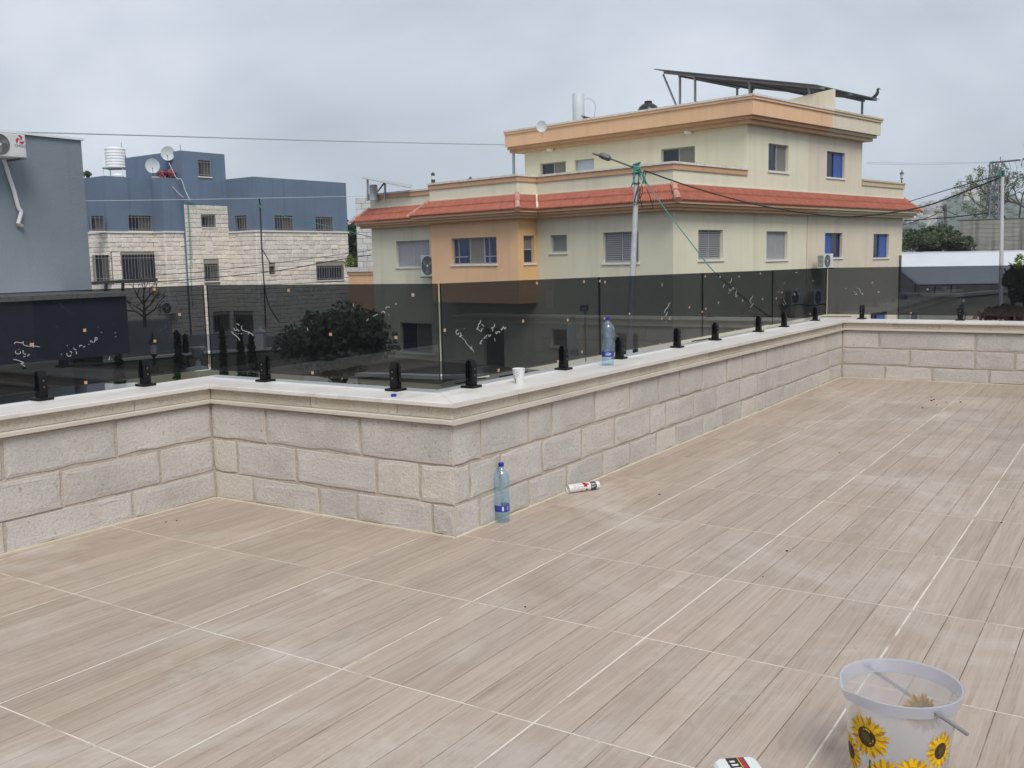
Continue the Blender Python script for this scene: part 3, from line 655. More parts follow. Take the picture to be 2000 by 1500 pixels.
def flower(th, z, R, rot, squash=1.0):
    pm, sm, pd = MB(), MB(), MB(); o = .0012
    def put(mb, pts, off):
        V = []
        for s, h in pts:
            zz = z+h; r = rad(zz)+off; a = a_l + th + s/r; V.append((r*math.cos(a), r*math.sin(a), zz))
        mb.add(V, [tuple(range(len(V)))])
    for lay in range(2):
        for q in range(15):
            a = rot + (q+.5*lay)*2*math.pi/15 + random.uniform(-.08, .08); L = R*random.uniform(.88, 1.06)*(1 if lay else .94)
            P = []
            for t, w in ((.30, .055), (.55, .095), (.8, .075), (1.0, .0), (.8, -.075), (.55, -.095), (.30, -.055)):
                P.append((L*t*math.cos(a)*squash - R*w*math.sin(a), L*t*math.sin(a) + R*w*math.cos(a)))
            put(pm if lay else pd, P, o+.0005*lay)
    put(sm, [(R*.42*math.cos(q*math.pi/10)*squash, R*.42*math.sin(q*math.pi/10)) for q in range(20)], o+.0012)
    ic = MB(); put(ic, [(R*.20*math.cos(q*math.pi/8)*squash, R*.20*math.sin(q*math.pi/8)) for q in range(16)], o+.0017)
    fl = local(pm, 'sunflower_print', PETAL, pail, fixn=False); local(pd, 'back_petals', PETALD, fl, fixn=False); local(sm, 'flower_disc', SEED, fl, fixn=False); local(ic, 'disc_centre', SEEDG, fl, fixn=False)
def leafprint(pts_th_z, name='leaf_print'):
    mb = MB(); V = []
    for s, zz in pts_th_z:
        r = rad(zz)+.001; a = a_l+s/r; V.append((r*math.cos(a), r*math.sin(a), zz))
    mb.add(V, [tuple(range(len(V)))]); local(mb, name, LEAFP, pail, fixn=False)
flower(-.62, .168, .066, .1); flower(.84, .150, .056, .4, .85); flower(.28, .088, .056, .3); flower(-.22, .062, .062, .2); flower(-1.18, .095, .055, .0); flower(2.7, .150, .060, .2); flower(2.0, .08, .055, .5); flower(-2.0, .13, .055, .5)
leafprint([(-.076, .105), (-.070, .105), (-.066, .02), (-.074, .02)], 'stem_print'); leafprint([(-.070, .094), (-.052, .096), (-.032, .076), (-.026, .052), (-.046, .062), (-.060, .078)])
leafprint([(.100, .10), (.105, .10), (.108, .02), (.101, .02)], 'stem_print'); leafprint([(.076, .070), (.090, .080), (.098, .068), (.086, .056)]); leafprint([(.112, .09), (.125, .08), (.13, .05), (.118, .06)])
hd = MB(); pv = a_l + .62; r0 = RT-.002
ends = [Vector((r0*math.cos(pv), r0*math.sin(pv), HB-.020)), Vector((r0*math.cos(pv+math.pi), r0*math.sin(pv+math.pi), HB-.020))]
ctr = (ends[0]+ends[1])/2; ux = (ends[0]-ctr); side = Vector((-ux.y, ux.x, 0)).normalized()
path = []
for q in range(25):
    t = q/24*math.pi; path.append(ctr + ux*math.cos(t)*1.03 + side*(.168*math.sin(t)) + Vector((0, 0, -.125*math.sin(t))))
hd.tube(path, .0056, 8); local(hd, 'handle', HANDM, pail, smooth=True)
for e_ in ends: local(MB().lathe([(.010, -.004), (.010, .004)], tuple(e_*1.005), 14), 'handle_pivot', HANDM, pail)

# white jug lying near the bottom edge
JUG = mat('jug_plastic', (0.66, 0.69, 0.67), 0.4, 0.04, 8)
pj = on_z(1432, 1479, .085)
jug = thing('plastic_jug', 'white plastic jug with a black and red label, cut by the bottom edge', 'jug', (pj.x, pj.y, 0), YAW*-1 + .10)
w2, d2 = .062, .045
local(MB().prism([(-w2+.014, -.2), (w2-.014, -.2), (w2, -.19), (w2, -.012), (w2-.016, .004), (-w2+.02, .004), (-w2, -.014), (-w2, -.19)], .0008, .085), 'jug_body', JUG, jug, bevel=.008)
lb = MB().box(-.024, .026, -.17, -.004, .0852, .0858); lo = local(lb, 'jug_label', BLKP, jug)
local(MB().box(.010, .022, -.15, -.006, .0859, .0864), 'red_stripe', REDP, lo); local(MB().box(.007, .009, -.15, -.006, .0859, .0864), 'yellow_stripe', PETAL, lo)
lm = MB()
for k in range(7): lm.box(-.018, -.004+(k % 3)*.004, -.028-k*.018, -.020-k*.018, .0859, .0864)
local(lm, 'jug_lettering', WHITEP, lo)
# crumbs and chips on the floor, strips and chips on the coping
CRUMB = mat('dark_crumb', (0.05, 0.042, 0.036), 0.9, 0.3, 40); RUB = mat('black_rubber', (0.012, 0.012, 0.012), 0.6, 0.1, 20)
def pebble(u, v, r, z=None):
    c = on_z(u, v, 0.0 if z is None else z); mb = MB()
    mb.lathe([(r*.6, 0), (r, r*.35), (r*.7, r*.75), (0, r*.85)], seg=7).map(lambda p: (p.x*random.uniform(.7, 1.3)+c.x, p.y*random.uniform(.7, 1.3)+c.y, p.z+c.z+.0003))
    return mb.build('mortar_crumb', CRUMB, org=c)
for u, v, r, lab in ((1537, 1077, .0075, 'largest dark crumb alone in the middle of the tiled floor'), (1288, 966, .0065, 'dark crumb on the tiles right of the sealant cartridge'), (1640, 885, .006, 'dark crumb on the far half of the tiled floor'),
                     (1026, 1186, .005, 'small dark crumb below the floor bottle'), (1490, 1127, .004, 'tiny dark crumb beside a grout crossing'), (1956, 1021, .006, 'dark crumb on a grout line near the right edge')):
    tag(pebble(u, v, r), lab, 'crumb', 'crumbs on the floor')
for u, v, r in ((1819, 783, .012), (1824, 781, .010), (1819, 776, .007), (1849, 786, .006), (1876, 786, .010), (1829, 791, .006), (1802, 797, .008)):
    tag(pebble(u, v, r), 'dark crumb in the cluster near the far wall', 'crumb', 'cluster of crumbs by the far wall')
for u, v, r in ((345, 1017, .005), (324, 1020, .005), (600, 997, .007), (1168, 918, .006)):
    tag(pebble(u, v, r), 'small mortar chip lying close to the foot of the wall', 'crumb', 'chips along the wall foot')
def strip(u, v, L, ang, lab):
    z = coping_z(on_z(u, v, .68).y); c = on_z(u, v, z); d = Vector((math.cos(ang), math.sin(ang))); n = Vector((-d.y, d.x))
    poly = [tuple(Vector((c.x, c.y))+d*a*L/2+n*b*.008) for a, b in ((-1, -1), (1, -1), (1, 1), (-1, 1))]
    tag(MB().prism(poly, z+.0004, z+.007).build('rubber_strip', RUB, org=c), lab, 'rubber strip', 'rubber setting strips on the coping')
strip(905, 747.5, .15, 1.57, 'thin black rubber strip on the coping left of the clamp by the cup'); strip(1633, 619, .35, .3, 'black rubber strip on the coping at the far corner')
strip(1372, 664, .40, 1.50, 'black rubber strip on the coping below the second panel joint'); strip(1517, 632.5, .40, 1.50, 'black rubber strip on the coping below the third panel joint'); strip(1003, 732, .28, 1.5, 'black rubber strip on the coping behind the paper cup')
# ------------------------------------------------------------------ shared house materials
SAGE = mat('sage_plaster', (0.66, 0.635, 0.505), 0.9, 0.05, 0.6, bump=0.5, bscale=28, streak=0.13)
SAGE2 = mat('pale_sage_plaster', (0.715, 0.68, 0.53), 0.9, 0.05, 0.6, bump=0.5, bscale=28, streak=0.11)
BEIGE = mat('beige_plaster', (0.665, 0.60, 0.475), 0.9, 0.05, 0.6, bump=0.5, bscale=28, streak=0.11)
ORANGE = mat('apricot_plaster', (0.735, 0.475, 0.295), 0.9, 0.05, 0.6, bump=0.4, bscale=28, streak=0.10)
OCHRE = mat('ochre_plaster', (0.70, 0.44, 0.225), 0.9, 0.05, 0.6, bump=0.4, bscale=28)
TRIMO = mat('tan_moulding', (0.54, 0.335, 0.20), 0.85, 0.07, 2, streak=0.12)
TRIMB = mat('beige_moulding', (0.52, 0.44, 0.30), 0.85, 0.06, 2)
CAPW = mat('white_cap_stone', (0.68, 0.64, 0.60), 0.8, 0.1, 6, c2=(0.50, 0.42, 0.36), c2lo=.52, c2hi=.62)
SILLW = mat('white_sill_stone', (0.72, 0.68, 0.62), 0.75, 0.08, 6)
TERRA = mat('terracotta_tile', (0.335, 0.106, 0.070), 0.8, 0.2, 4, c2=(0.39, 0.165, 0.12), c2lo=.5, c2hi=.75)
RIDGE = mat('weathered_ridge_tile', (0.46, 0.205, 0.15), 0.85, 0.15, 5, c2=(0.50, 0.42, 0.36), c2lo=.5, c2hi=.66)
ALU = mat('grey_aluminium', (0.36, 0.37, 0.385), 0.4, 0.05, 4); ALUD = mat('dark_aluminium', (0.115, 0.12, 0.125), 0.4, 0.05, 4)
SHUT = mat('grey_shutter', (0.30, 0.31, 0.33), 0.55, 0.05, 4); SCREENM = mat('insect_screen', (0.185, 0.18, 0.165), 0.85, 0.06, 8)
BLUEF = mat('blue_aluminium', (0.028, 0.065, 0.24), 0.35, 0.08, 4); BLUEP = mat('blue_panel', (0.045, 0.105, 0.34), 0.5, 0.1, 4)
DGLASS = mat('dark_window_glass', (0.022, 0.026, 0.045), 0.06, 0.3, 1.2, spec=0.5); BGLASS = mat('navy_curtain_glass', (0.030, 0.042, 0.10), 0.12, 0.25, 3, spec=0.5)
ACW = mat('air_conditioner_white', (0.62, 0.64, 0.64), 0.45, 0.05, 3); ACD = mat('air_conditioner_grille', (0.11, 0.115, 0.12), 0.6, 0.2, 12); ACF = mat('fan_grey', (0.20, 0.205, 0.20), 0.5, 0.1, 6)
GALV = mat('galvanised_steel', (0.28, 0.31, 0.34), 0.45, 0.12, 5, metal=0.6); PVB = mat('solar_panel_back', (0.10, 0.115, 0.14), 0.5, 0.1, 3); PVF = mat('solar_cell', (0.015, 0.02, 0.045), 0.15, 0.1, 3)
GREYT = mat('pale_grey_tank', (0.50, 0.57, 0.62), 0.5, 0.05, 2); BLKT = mat('black_tank', (0.02, 0.021, 0.024), 0.3, 0.1, 3)
WHT = mat('white_paint', (0.72, 0.73, 0.74), 0.5, 0.06, 3); DISHM = mat('dish_paint', (0.50, 0.55, 0.58), 0.45, 0.06, 3)

def facade(mb, w, a0, a1, z0, z1, holes, depth=.18, m=0, b=0.0):
    A = sorted({a0, a1} | {min(max(h[k], a0), a1) for h in holes for k in (0, 1)}); Zs = sorted({z0, z1} | {min(max(h[k], z0), z1) for h in holes for k in (2, 3)})
    for i in range(len(A)-1):
        for j in range(len(Zs)-1):
            ca, cz = (A[i]+A[i+1])/2, (Zs[j]+Zs[j+1])/2
            if any(h[0] < ca < h[1] and h[2] < cz < h[3] for h in holes): continue
            mb.quad(w.p(A[i], b, Zs[j]), w.p(A[i+1], b, Zs[j]), w.p(A[i+1], b, Zs[j+1]), w.p(A[i], b, Zs[j+1]), m)
    for h in holes:
        c = [(h[0], h[2]), (h[1], h[2]), (h[1], h[3]), (h[0], h[3])]
        for k in range(4):
            (p, q), (r, s) = c[k], c[(k+1) % 4]
            mb.quad(w.p(p, b, q), w.p(r, b, s), w.p(r, b-depth, s), w.p(p, b-depth, q), m)
        mb.quad(*[w.p(p, b-depth-.06, q) for p, q in c], m)
def frame_bars(mb, w, a0, a1, z0, z1, b0, b1, t=.05, mids=(), rails=()):
    mb.wbox(w, a0, a0+t, b0, b1, z0, z1); mb.wbox(w, a1-t, a1, b0, b1, z0, z1)
    mb.wbox(w, a0+t, a1-t, b0, b1, z0, z0+t); mb.wbox(w, a0+t, a1-t, b0, b1, z1-t, z1)
    for f in mids:
        c = a0+(a1-a0)*f; mb.wbox(w, c-t/2, c+t/2, b0, b1+.004, z0+t, z1-t)
    for f in rails:
        c = z0+(z1-z0)*f; mb.wbox(w, a0+t, a1-t, b0, b1-.004, c-t/2, c+t/2)
def window(parent, w, r, style='slide', depth=.18, sill=True, b=0.0, flip=False):
    """frame mesh under the house; panes, shutters and sill under the frame. a runs along the wall"""
    a0, a1, z0, z1 = r; c = w.p((a0+a1)/2, b, z0); fb = b-depth; W = a1-a0
    fm = MB(); fmat = {'blue': BLUEF}.get(style, ALU)
    frame_bars(fm, w, a0+.002, a1-.002, z0+.002, z1-.002, fb, fb+.06, .045 if style != 'small' else .06, (0.5,) if style in ('slide', 'shutter', 'blue', 'tall', 'louvre') else ((.3, .62) if style == 'wide' else ()), (.5,) if style == 'sash' else ())
    o = fm.build('window', fmat, parent, org=c)
    def pane(f0, f1, g0, g1, mt, name='pane', off=.02):
        MB().wbox(w, a0+W*f0+.012, a0+W*f1-.012, fb+off-.018, fb+off, z0+(z1-z0)*g0+.012, z0+(z1-z0)*g1-.012).build(name, mt, o, org=c)
    near, far = ((0, .5), (.5, 1)) if not flip else ((.5, 1), (0, .5))
    if style == 'blue': pane(*near, 0, 1, DGLASS); pane(*far, 0, 1, BLUEP, 'sliding_panel', .05)
    elif style == 'shutter':
        for f0, f1, k in ((0, .5, .05), (.5, 1, .035)):
            pane(f0, f1, 0, 1, SHUT, 'shutter', k)
    elif style == 'louvre':
        pane(0, 1, 0, 1, ALUD, 'pane', .01); ns = int((z1-z0)/.085)
        for s0, s1 in ((0, .5), (.5, 1)):
            mb = MB()
            for k in range(ns):
                z = z0+.05+(z1-z0-.1)*k/ns; mb.wbox(w, a0+W*s0+.06, a0+W*s1-.06, fb+.025, fb+.052, z, z+.052)
            mb.build('shutter_slats', SHUT, o, org=c)
    elif style == 'wide':
        pane(0, .3, 0, 1, BGLASS); pane(.3, .62, 0, 1, SCREENM, 'insect_screen', .05); pane(.62, 1, 0, 1, BGLASS)
        mb = MB()
        for f0, f1 in ((0, .3), (.66, 1)):
            mb.wbox(w, a0+W*f0+.05, a0+W*f1-.05, fb+.02, fb+.045, z0+.30, z0+.335); mb.wbox(w, a0+W*(f0+f1)/2+.12, a0+W*(f0+f1)/2+.15, fb+.021, fb+.044, z0+.05, z1-.05)
        mb.build('glazing_bar', ALU, o, org=c)
    elif style == 'sash': pane(0, 1, 0, .5, DGLASS); pane(0, 1, .5, 1, SCREENM, 'insect_screen', .03)
    elif style == 'small': pane(0, 1, 0, 1, mat_or('frosted_pane', (0.20, 0.215, 0.215), .3))
    elif style == 'dark': pane(0, 1, 0, 1, DGLASS)
    elif style == 'door': pane(0, 1, 0, 1, mat_or('dark_door', (0.06, 0.062, 0.07), .5), 'door_leaf', .05)
    elif style == 'white': pane(0, 1, 0, 1, mat_or('pale_blue_panel', (0.42, 0.47, 0.56), .4), 'panel', .04)
    else: pane(*near, 0, 1, DGLASS); pane(*far, 0, 1, SCREENM, 'insect_screen', .05)
    if sill: MB().wbox(w, a0-.06, a1+.06, b-depth+.02, b+.05, z0-.075, z0-.002).build('sill', SILLW, o, org=c)
    return o
def mat_or(name, c, rough): return MATS.get(name) or mat(name, c, rough, .08, 3)

# ------------------------------------------------------------------ cream and apricot house
eR = Vector((math.cos(math.radians(78.4552)), math.sin(math.radians(78.4552)), 0)); eL = Vector((-eR.y, eR.x, 0))
O = at(1315, 500, 36.0); O.z = 0
GRD = -3.2
def LP(a, b): p = O + eL*a + eR*b; return (p.x, p.y)
house = thing('cream_house', 'cream and apricot three-storey house with a red tile skirt roof', 'house', (O.x, O.y, GRD))
WL = Wall(O, eL, -eR); WR = Wall(O, eR, -eL); W3 = Wall(O+eR*5.0, eL, -eR)
BAY0, BAY1, BAYP = 6.82, 12.22, 1.14
WB = Wall(O-eR*BAYP, eL, -eR); WBS = Wall(O+eL*BAY0, -eR, -eL)
E_ = lambda z: z+ZE
PAR, SOF, LEND, REND, R3 = E_(3.33), E_(1.66), 18.0, 19.85, 15.15
wins = []    # (wall, rect, style, flip)
def addw(w, px, style, **k): r = w.rect(*px); wins.append((w, r, style, k)); return r
hL = [addw(WL, (774, 470, 839, 521), 'shutter'), addw(WL, (1075, 459, 1107, 493), 'small'), addw(WL, (1178, 453, 1247, 513), 'louvre'),
      addw(WL, (782, 631, 844, 689), 'slide', flip=True), addw(WL, (945, 641, 985, 722), 'door', sill=False), addw(WL, (1076, 643, 1107, 677), 'dark'), addw(WL, (1204, 650, 1246, 700), 'dark', sill=False)]
hB = [addw(WB, (882, 464, 970, 516), 'wide')]
hS = [addw(WBS, (1023, 460, 1044, 514), 'sash')]
hR = [addw(WR, (1364, 449, 1412, 507), 'louvre'), addw(WR, (1497, 452, 1538, 507), 'shutter')]
hR2 = [addw(WR, (1611, 455, 1645, 503), 'blue', flip=True), addw(WR, (1706, 457, 1736, 503), 'blue'), addw(WR, (1700, 610, 1732, 650), 'blue')]
h3 = [addw(W3, (1055, 317, 1105, 345), 'slide', flip=True), addw(W3, (1122, 311, 1160, 345), 'white', sill=False), addw(W3, (1291, 288, 1357, 330), 'slide', flip=True)]
h3R = [addw(WR, (1501, 282, 1540, 335), 'slide')]; h3R2 = [addw(WR, (1615, 297, 1650, 347), 'blue')]
BAYZ = WB.px(950, 592)[1]
mb = MB()
facade(mb, WL, 0, BAY0, GRD, PAR, [h for h in hL if h[1] < BAY0]); facade(mb, WL, BAY0, BAY1, GRD, BAYZ, [h for h in hL if BAY0 < h[0] < BAY1 and h[3] < BAYZ]); facade(mb, WL, BAY1, LEND, GRD, PAR, [h for h in hL if h[0] > BAY1])
mb.build('wall', SAGE, house)
mb = MB(); facade(mb, WR, 0, 10.0, GRD, PAR, hR); facade(mb, W3, 0, 12.24, PAR-1.2, E_(5.12), h3); facade(mb, WR, 5.0, 10.0, PAR+.001, E_(5.12), h3R); mb.build('wall', SAGE2, house)
mb = MB(); facade(mb, WR, 10.0, REND, GRD, PAR, hR2); facade(mb, WR, 10.0, R3, PAR+.001, E_(5.12), h3R2); mb.build('wall', BEIGE, house)
mb = MB(); facade(mb, WB, BAY0, BAY1, BAYZ, SOF+.3, hB); mb.add([LP(BAY0, -BAYP)+(BAYZ,), LP(BAY1, -BAYP)+(BAYZ,), LP(BAY1, 0)+(BAYZ,), LP(BAY0, 0)+(BAYZ,)], [(0, 1, 2, 3)])
mb.quad(*[LP(BAY1, b)+(z,) for b, z in ((0, BAYZ), (-BAYP, BAYZ), (-BAYP, PAR), (0, PAR))]); mb.build('bay_wall', ORANGE, house)
mb = MB(); facade(mb, WBS, 0, BAYP, BAYZ, SOF+.3, hS); mb.build('bay_side', OCHRE, house)
mb = MB(); facade(mb, WB, BAY0, BAY1, SOF+.3, PAR, []); facade(mb, WBS, 0, BAYP, SOF+.3, PAR, []); mb.build('bay_parapet', SAGE2, house)
back = MB()     # far sides, flat roofs
back.quad(*[LP(LEND, b)+(z,) for b, z in ((0, GRD), (REND, GRD), (REND, PAR), (0, PAR))]); back.quad(*[LP(a, REND)+(z,) for a, z in ((0, GRD), (LEND, GRD), (LEND, PAR), (0, PAR))])
back.quad(*[LP(12.24, b)+(z,) for b, z in ((5.0, PAR-1.2), (R3, PAR-1.2), (R3, E_(5.12)), (5.0, E_(5.12)))]); back.quad(*[LP(a, R3)+(z,) for a, z in ((0, PAR-1.2), (12.24, PAR-1.2), (12.24, E_(5.12)), (0, E_(5.12)))])
back.add([LP(a, b)+(PAR-1.15,) for a, b in ((0, 0), (LEND, 0), (LEND, REND), (0, REND))], [(0, 1, 2, 3)]); back.build('rear_walls', SAGE, house)
for w, r, st, k in wins: window(house, w, r, st, **k)
# parapet bands and caps along the roof terraces
def along(pts, o0, o1, z0, z1, name, m, parent=house, step=None):
    """band following wall corners pts (a, b, offset direction signs da, db)"""
    mb = MB()
    for (a, b, da, db), (a2, b2, da2, db2) in zip(pts[:-1], pts[1:]):
        q = [LP(a-da*o0, b-db*o0), LP(a2-da2*o0, b2-db2*o0), LP(a2-da2*o1, b2-db2*o1), LP(a-da*o1, b-db*o1)]
        mb.prism(q, z0, z1)
    return mb.build(name, m, parent)
PP1 = [(LEND, 0, -1, 1), (BAY1, 0, -1, 1)]; PP2 = [(BAY1, -BAYP, -1, 1), (BAY0, -BAYP, 1, 1), (BAY0, 0, 1, 1), (0, 0, 1, 1), (0, 5.0, 1, 0)]; PP3 = [(0, R3, 1, 0), (0, REND, 1, -1)]
for P_, mt_, dz in ((PP1, TRIMO, -.08), (PP2, TRIMO, 0), (PP3, TRIMB, 0)):
    along(P_, -.14, .05, PAR-.20+dz, PAR+.0+dz, 'parapet_band', mt_); along(P_, -.17, .09, PAR+.002+dz, PAR+.085+dz, 'parapet_cap', CAPW if mt_ is TRIMO else TRIMB)
WHL = mat('white_flashing', (0.70, 0.67, 0.56), .8, .05, 2)
# skirt roof
PATH_ = [(LEND, 0, -1, 1), (BAY1, 0, -1, 1), (BAY1, -BAYP, -1, 1), (BAY0, -BAYP, 1, 1), (BAY0, 0, 1, 1), (0, 0, 1, 1), (0, REND, 1, -1)]
OV = .62; RZ1, RZ0 = E_(2.55), E_(1.98)
def rp(k, t, r, up=0.0):
    (a, b, da, db), (a2, b2, da2, db2) = PATH_[k], PATH_[k+1]
    aa, bb = a+(a2-a)*t, b+(b2-b)*t; d1, d2 = da+(da2-da)*t, db+(db2-db)*t
    x, y = LP(aa-d1*(.02+OV*r), bb-d2*(.02+OV*r)); return (x, y, RZ1+(RZ0-RZ1)*r+up)
def skirt(s_, r, up, k):
    (a, b, da, db), (a2, b2, *_) = PATH_[k], PATH_[k+1]; L_ = math.hypot(a2-a, b2-b); d = ((a2-a)/L_, (b2-b)/L_); dot_ = -da*d[0]-db*d[1]; n = (-da-d[0]*dot_, -db-d[1]*dot_)
    x, y = LP(a+d[0]*s_+n[0]*(.02+OV*r), b+d[1]*s_+n[1]*(.02+OV*r)); return (x, y, RZ1+(RZ0-RZ1)*r+up)
for k in range(len(PATH_)-1):
    (a, b, da, db), (a2, b2, da2, db2) = PATH_[k], PATH_[k+1]; Ls = math.hypot(a2-a, b2-b); d = ((a2-a)/Ls, (b2-b)/Ls)
    h0, h1 = (-da*d[0]-db*d[1])*OV, (-da2*d[0]-db2*d[1])*OV          # how far the corners move along the run from wall to eaves
    s0, s1 = min(0, h0), max(Ls, Ls+h1); n = int((s1-s0)/.03); mb = MB()
    def lim(s_):
        lo, hi = 0.0, 1.03
        if h0 < 0: lo = max(lo, s_/h0)
        elif h0 > 0: hi = min(hi, s_/h0)
        if h1 > 0: lo = max(lo, (s_-Ls)/h1)
        elif h1 < 0: hi = min(hi, (s_-Ls)/h1)
        return lo, hi
    for row, (r0, r1, l0, l1) in enumerate(((0, .53, .050, .075), (.50, 1.03, .022, .050))):
        prev = None
        for i in range(n+1):
            s_ = s0+(s1-s0)*i/n; lo, hi = lim(s_); ra, rb = max(r0, lo), min(r1, hi); ph = i % 4; h = .052*(1 if ph in (1, 2) else (0.3 if ph == 3 else 0.0))
            if rb <= ra: prev = None; continue
            f = lambda r: l0+(l1-l0)*(r-r0)/(r1-r0)+h
            cur = (skirt(s_, ra, f(ra), k), skirt(s_, rb, f(rb), k), skirt(s_, rb, f(rb)-.04, k))
            if prev: mb.quad(prev[0], cur[0], cur[1], prev[1]); mb.quad(prev[1], cur[1], cur[2], prev[2])
            prev = cur
    mb.quad(rp(k, 0, 0), rp(k, 1, 0), rp(k, 1, 1), rp(k, 0, 1))
    tag(mb.build('roof_tiles', TERRA, house, fixn=False), kind='stuff')
for k, n in ((0, 3), (2, 3), (3, 2), (5, 2), (6, 3)):        # hips
    t = 0 if k < 6 else 1; kk = min(k, 5)
    p0, p1 = Vector(rp(kk, t, 0, .09)), Vector(rp(kk, t, 1.08, .07))
    for q in range(n):
        s0, s1 = p0.lerp(p1, q/n), p0.lerp(p1, (q+1)/n+.04)
        rr = (.105, .13) if k in (3, 5) else (.075, .09)
        MB().tube([s0, s0.lerp(s1, .5), s1], [rr[0], sum(rr)/2, rr[1]], 10).build('ridge_tile', RIDGE, house, smooth=True, org=s0)
p0, p1 = Vector(rp(3, 1, 0, .06)), Vector(rp(3, 1, 1.0, .05)); MB().tube([p0, p1], .06, 8).build('valley_flashing', WHL, house)
along(PATH_, .0, .035, RZ1+.05, RZ1+.115, 'roof_flashing', WHL)
SPL = [(0, 0, 1, 1), (0, 10.0, 1, 0)]; SPR = [(0, 10.0, 1, 0), (0, REND, 1, -1)]
for P_, mt_ in ((PATH_[:6] + [(0, 10.0, 1, 0)], TRIMO), (SPR, TRIMB)):
    along(P_, .002, .60, E_(1.875), E_(1.978), 'eaves_moulding', mt_); along(P_, .002, .50, E_(1.765), E_(1.873), 'eaves_moulding', mt_); along(P_, .002, .40, E_(1.66), E_(1.763), 'eaves_moulding', mt_)
# top storey cornice
ACL = Wall(O+eR*4.4, eL, -eR).px(985.5, 275)[0]-.14
CP = [(ACL, 5.0, -0.2, 1), (0, 5.0, 1, 1), (0, 10.95, 1, 0)]; CPB = [(0, 10.95, 1, 0), (0, R3, 1, -1)]
for P_, m_, t_ in ((CP, ORANGE, TRIMO), (CPB, BEIGE, TRIMB)):
    along(P_, .30, .60, E_(5.40), E_(5.98), 'cornice_face', m_); along(P_, .30, .655, E_(5.982), E_(6.085), 'cornice_band', t_ if P_ is CPB else ORANGE)
    along(P_, .26, .69, E_(6.087), E_(6.17), 'cornice_cap', CAPW if P_ is CP else TRIMB)
    along(P_, -.1, .47, E_(5.265), E_(5.398), 'cornice_moulding', t_); along(P_, -.1, .34, E_(5.125), E_(5.263), 'cornice_moulding', t_)
top = MB()
top.prism([LP(ACL, 5.0-.3), LP(-.3, 5.0-.3), LP(-.3, R3+.3), LP(ACL, R3+.3)], E_(5.126), E_(5.9)); top.build('roof_slab', TRIMO, house)
fin = MB(); q = [LP(-.62, 10.9), LP(4.8, 10.9), LP(4.8, 11.12), LP(-.62, 11.12)]
V = [(x, y, E_(6.0)) for x, y in q] + [(q[0][0], q[0][1], E_(7.02)), (q[1][0], q[1][1], E_(6.55)), (q[2][0], q[2][1], E_(6.55)), (q[3][0], q[3][1], E_(7.02))]
fin.add(V, MB.BOXF).build('roof_fin_wall', SAGE2, house)
MB().tube([LP(ACL-.25, 4.6)+(PAR-1.2,), LP(ACL-.25, 4.6)+(E_(5.15),)], .07, 8).build('porch_column', GALV, house)
for u, v in ((1072, 291), (1342, 256)):
    a, z = W3.px(u, v, .25); c = W3.p(a, .17, E_(5.12)); MB().lathe([(.10, -.13), (.17, -.10), (.18, -.02), (.18, 0)], tuple(c), 16).build('ceiling_lamp', SILLW, house, smooth=True, org=c)
# low apricot wing wall at the left end
WG = Wall(O+eL*18.05, eL, -eR); a0, zt = WG.px(680, 531); 
mb = MB(); mb.wbox(WG, 0, a0, -.25, 0, GRD, zt); mb.build('wing_wall', ORANGE, house)
MB().wbox(WG, -.02, a0+.12, -.32, .08, zt+.001, zt+.22).build('wing_wall_cap', CAPW, house); MB().wbox(WG, -.02, a0+.06, -.28, .04, zt-.16, zt).build('wing_wall_band', TRIMO, house)
dp, dz = WR.px(1757, 560, .06); MB().tube([WR.p(dp, .07, GRD), WR.p(dp, .07, E_(-.2))], .055, 8).build('downpipe', ALUD, house)
cr, _ = WR.px(1460, 300, .0)
MB().tube([WR.p(9.98, .03, GRD+3.0), WR.p(9.98, .03, SOF)], .03, 6).build('corner_bead', BEIGE, house)

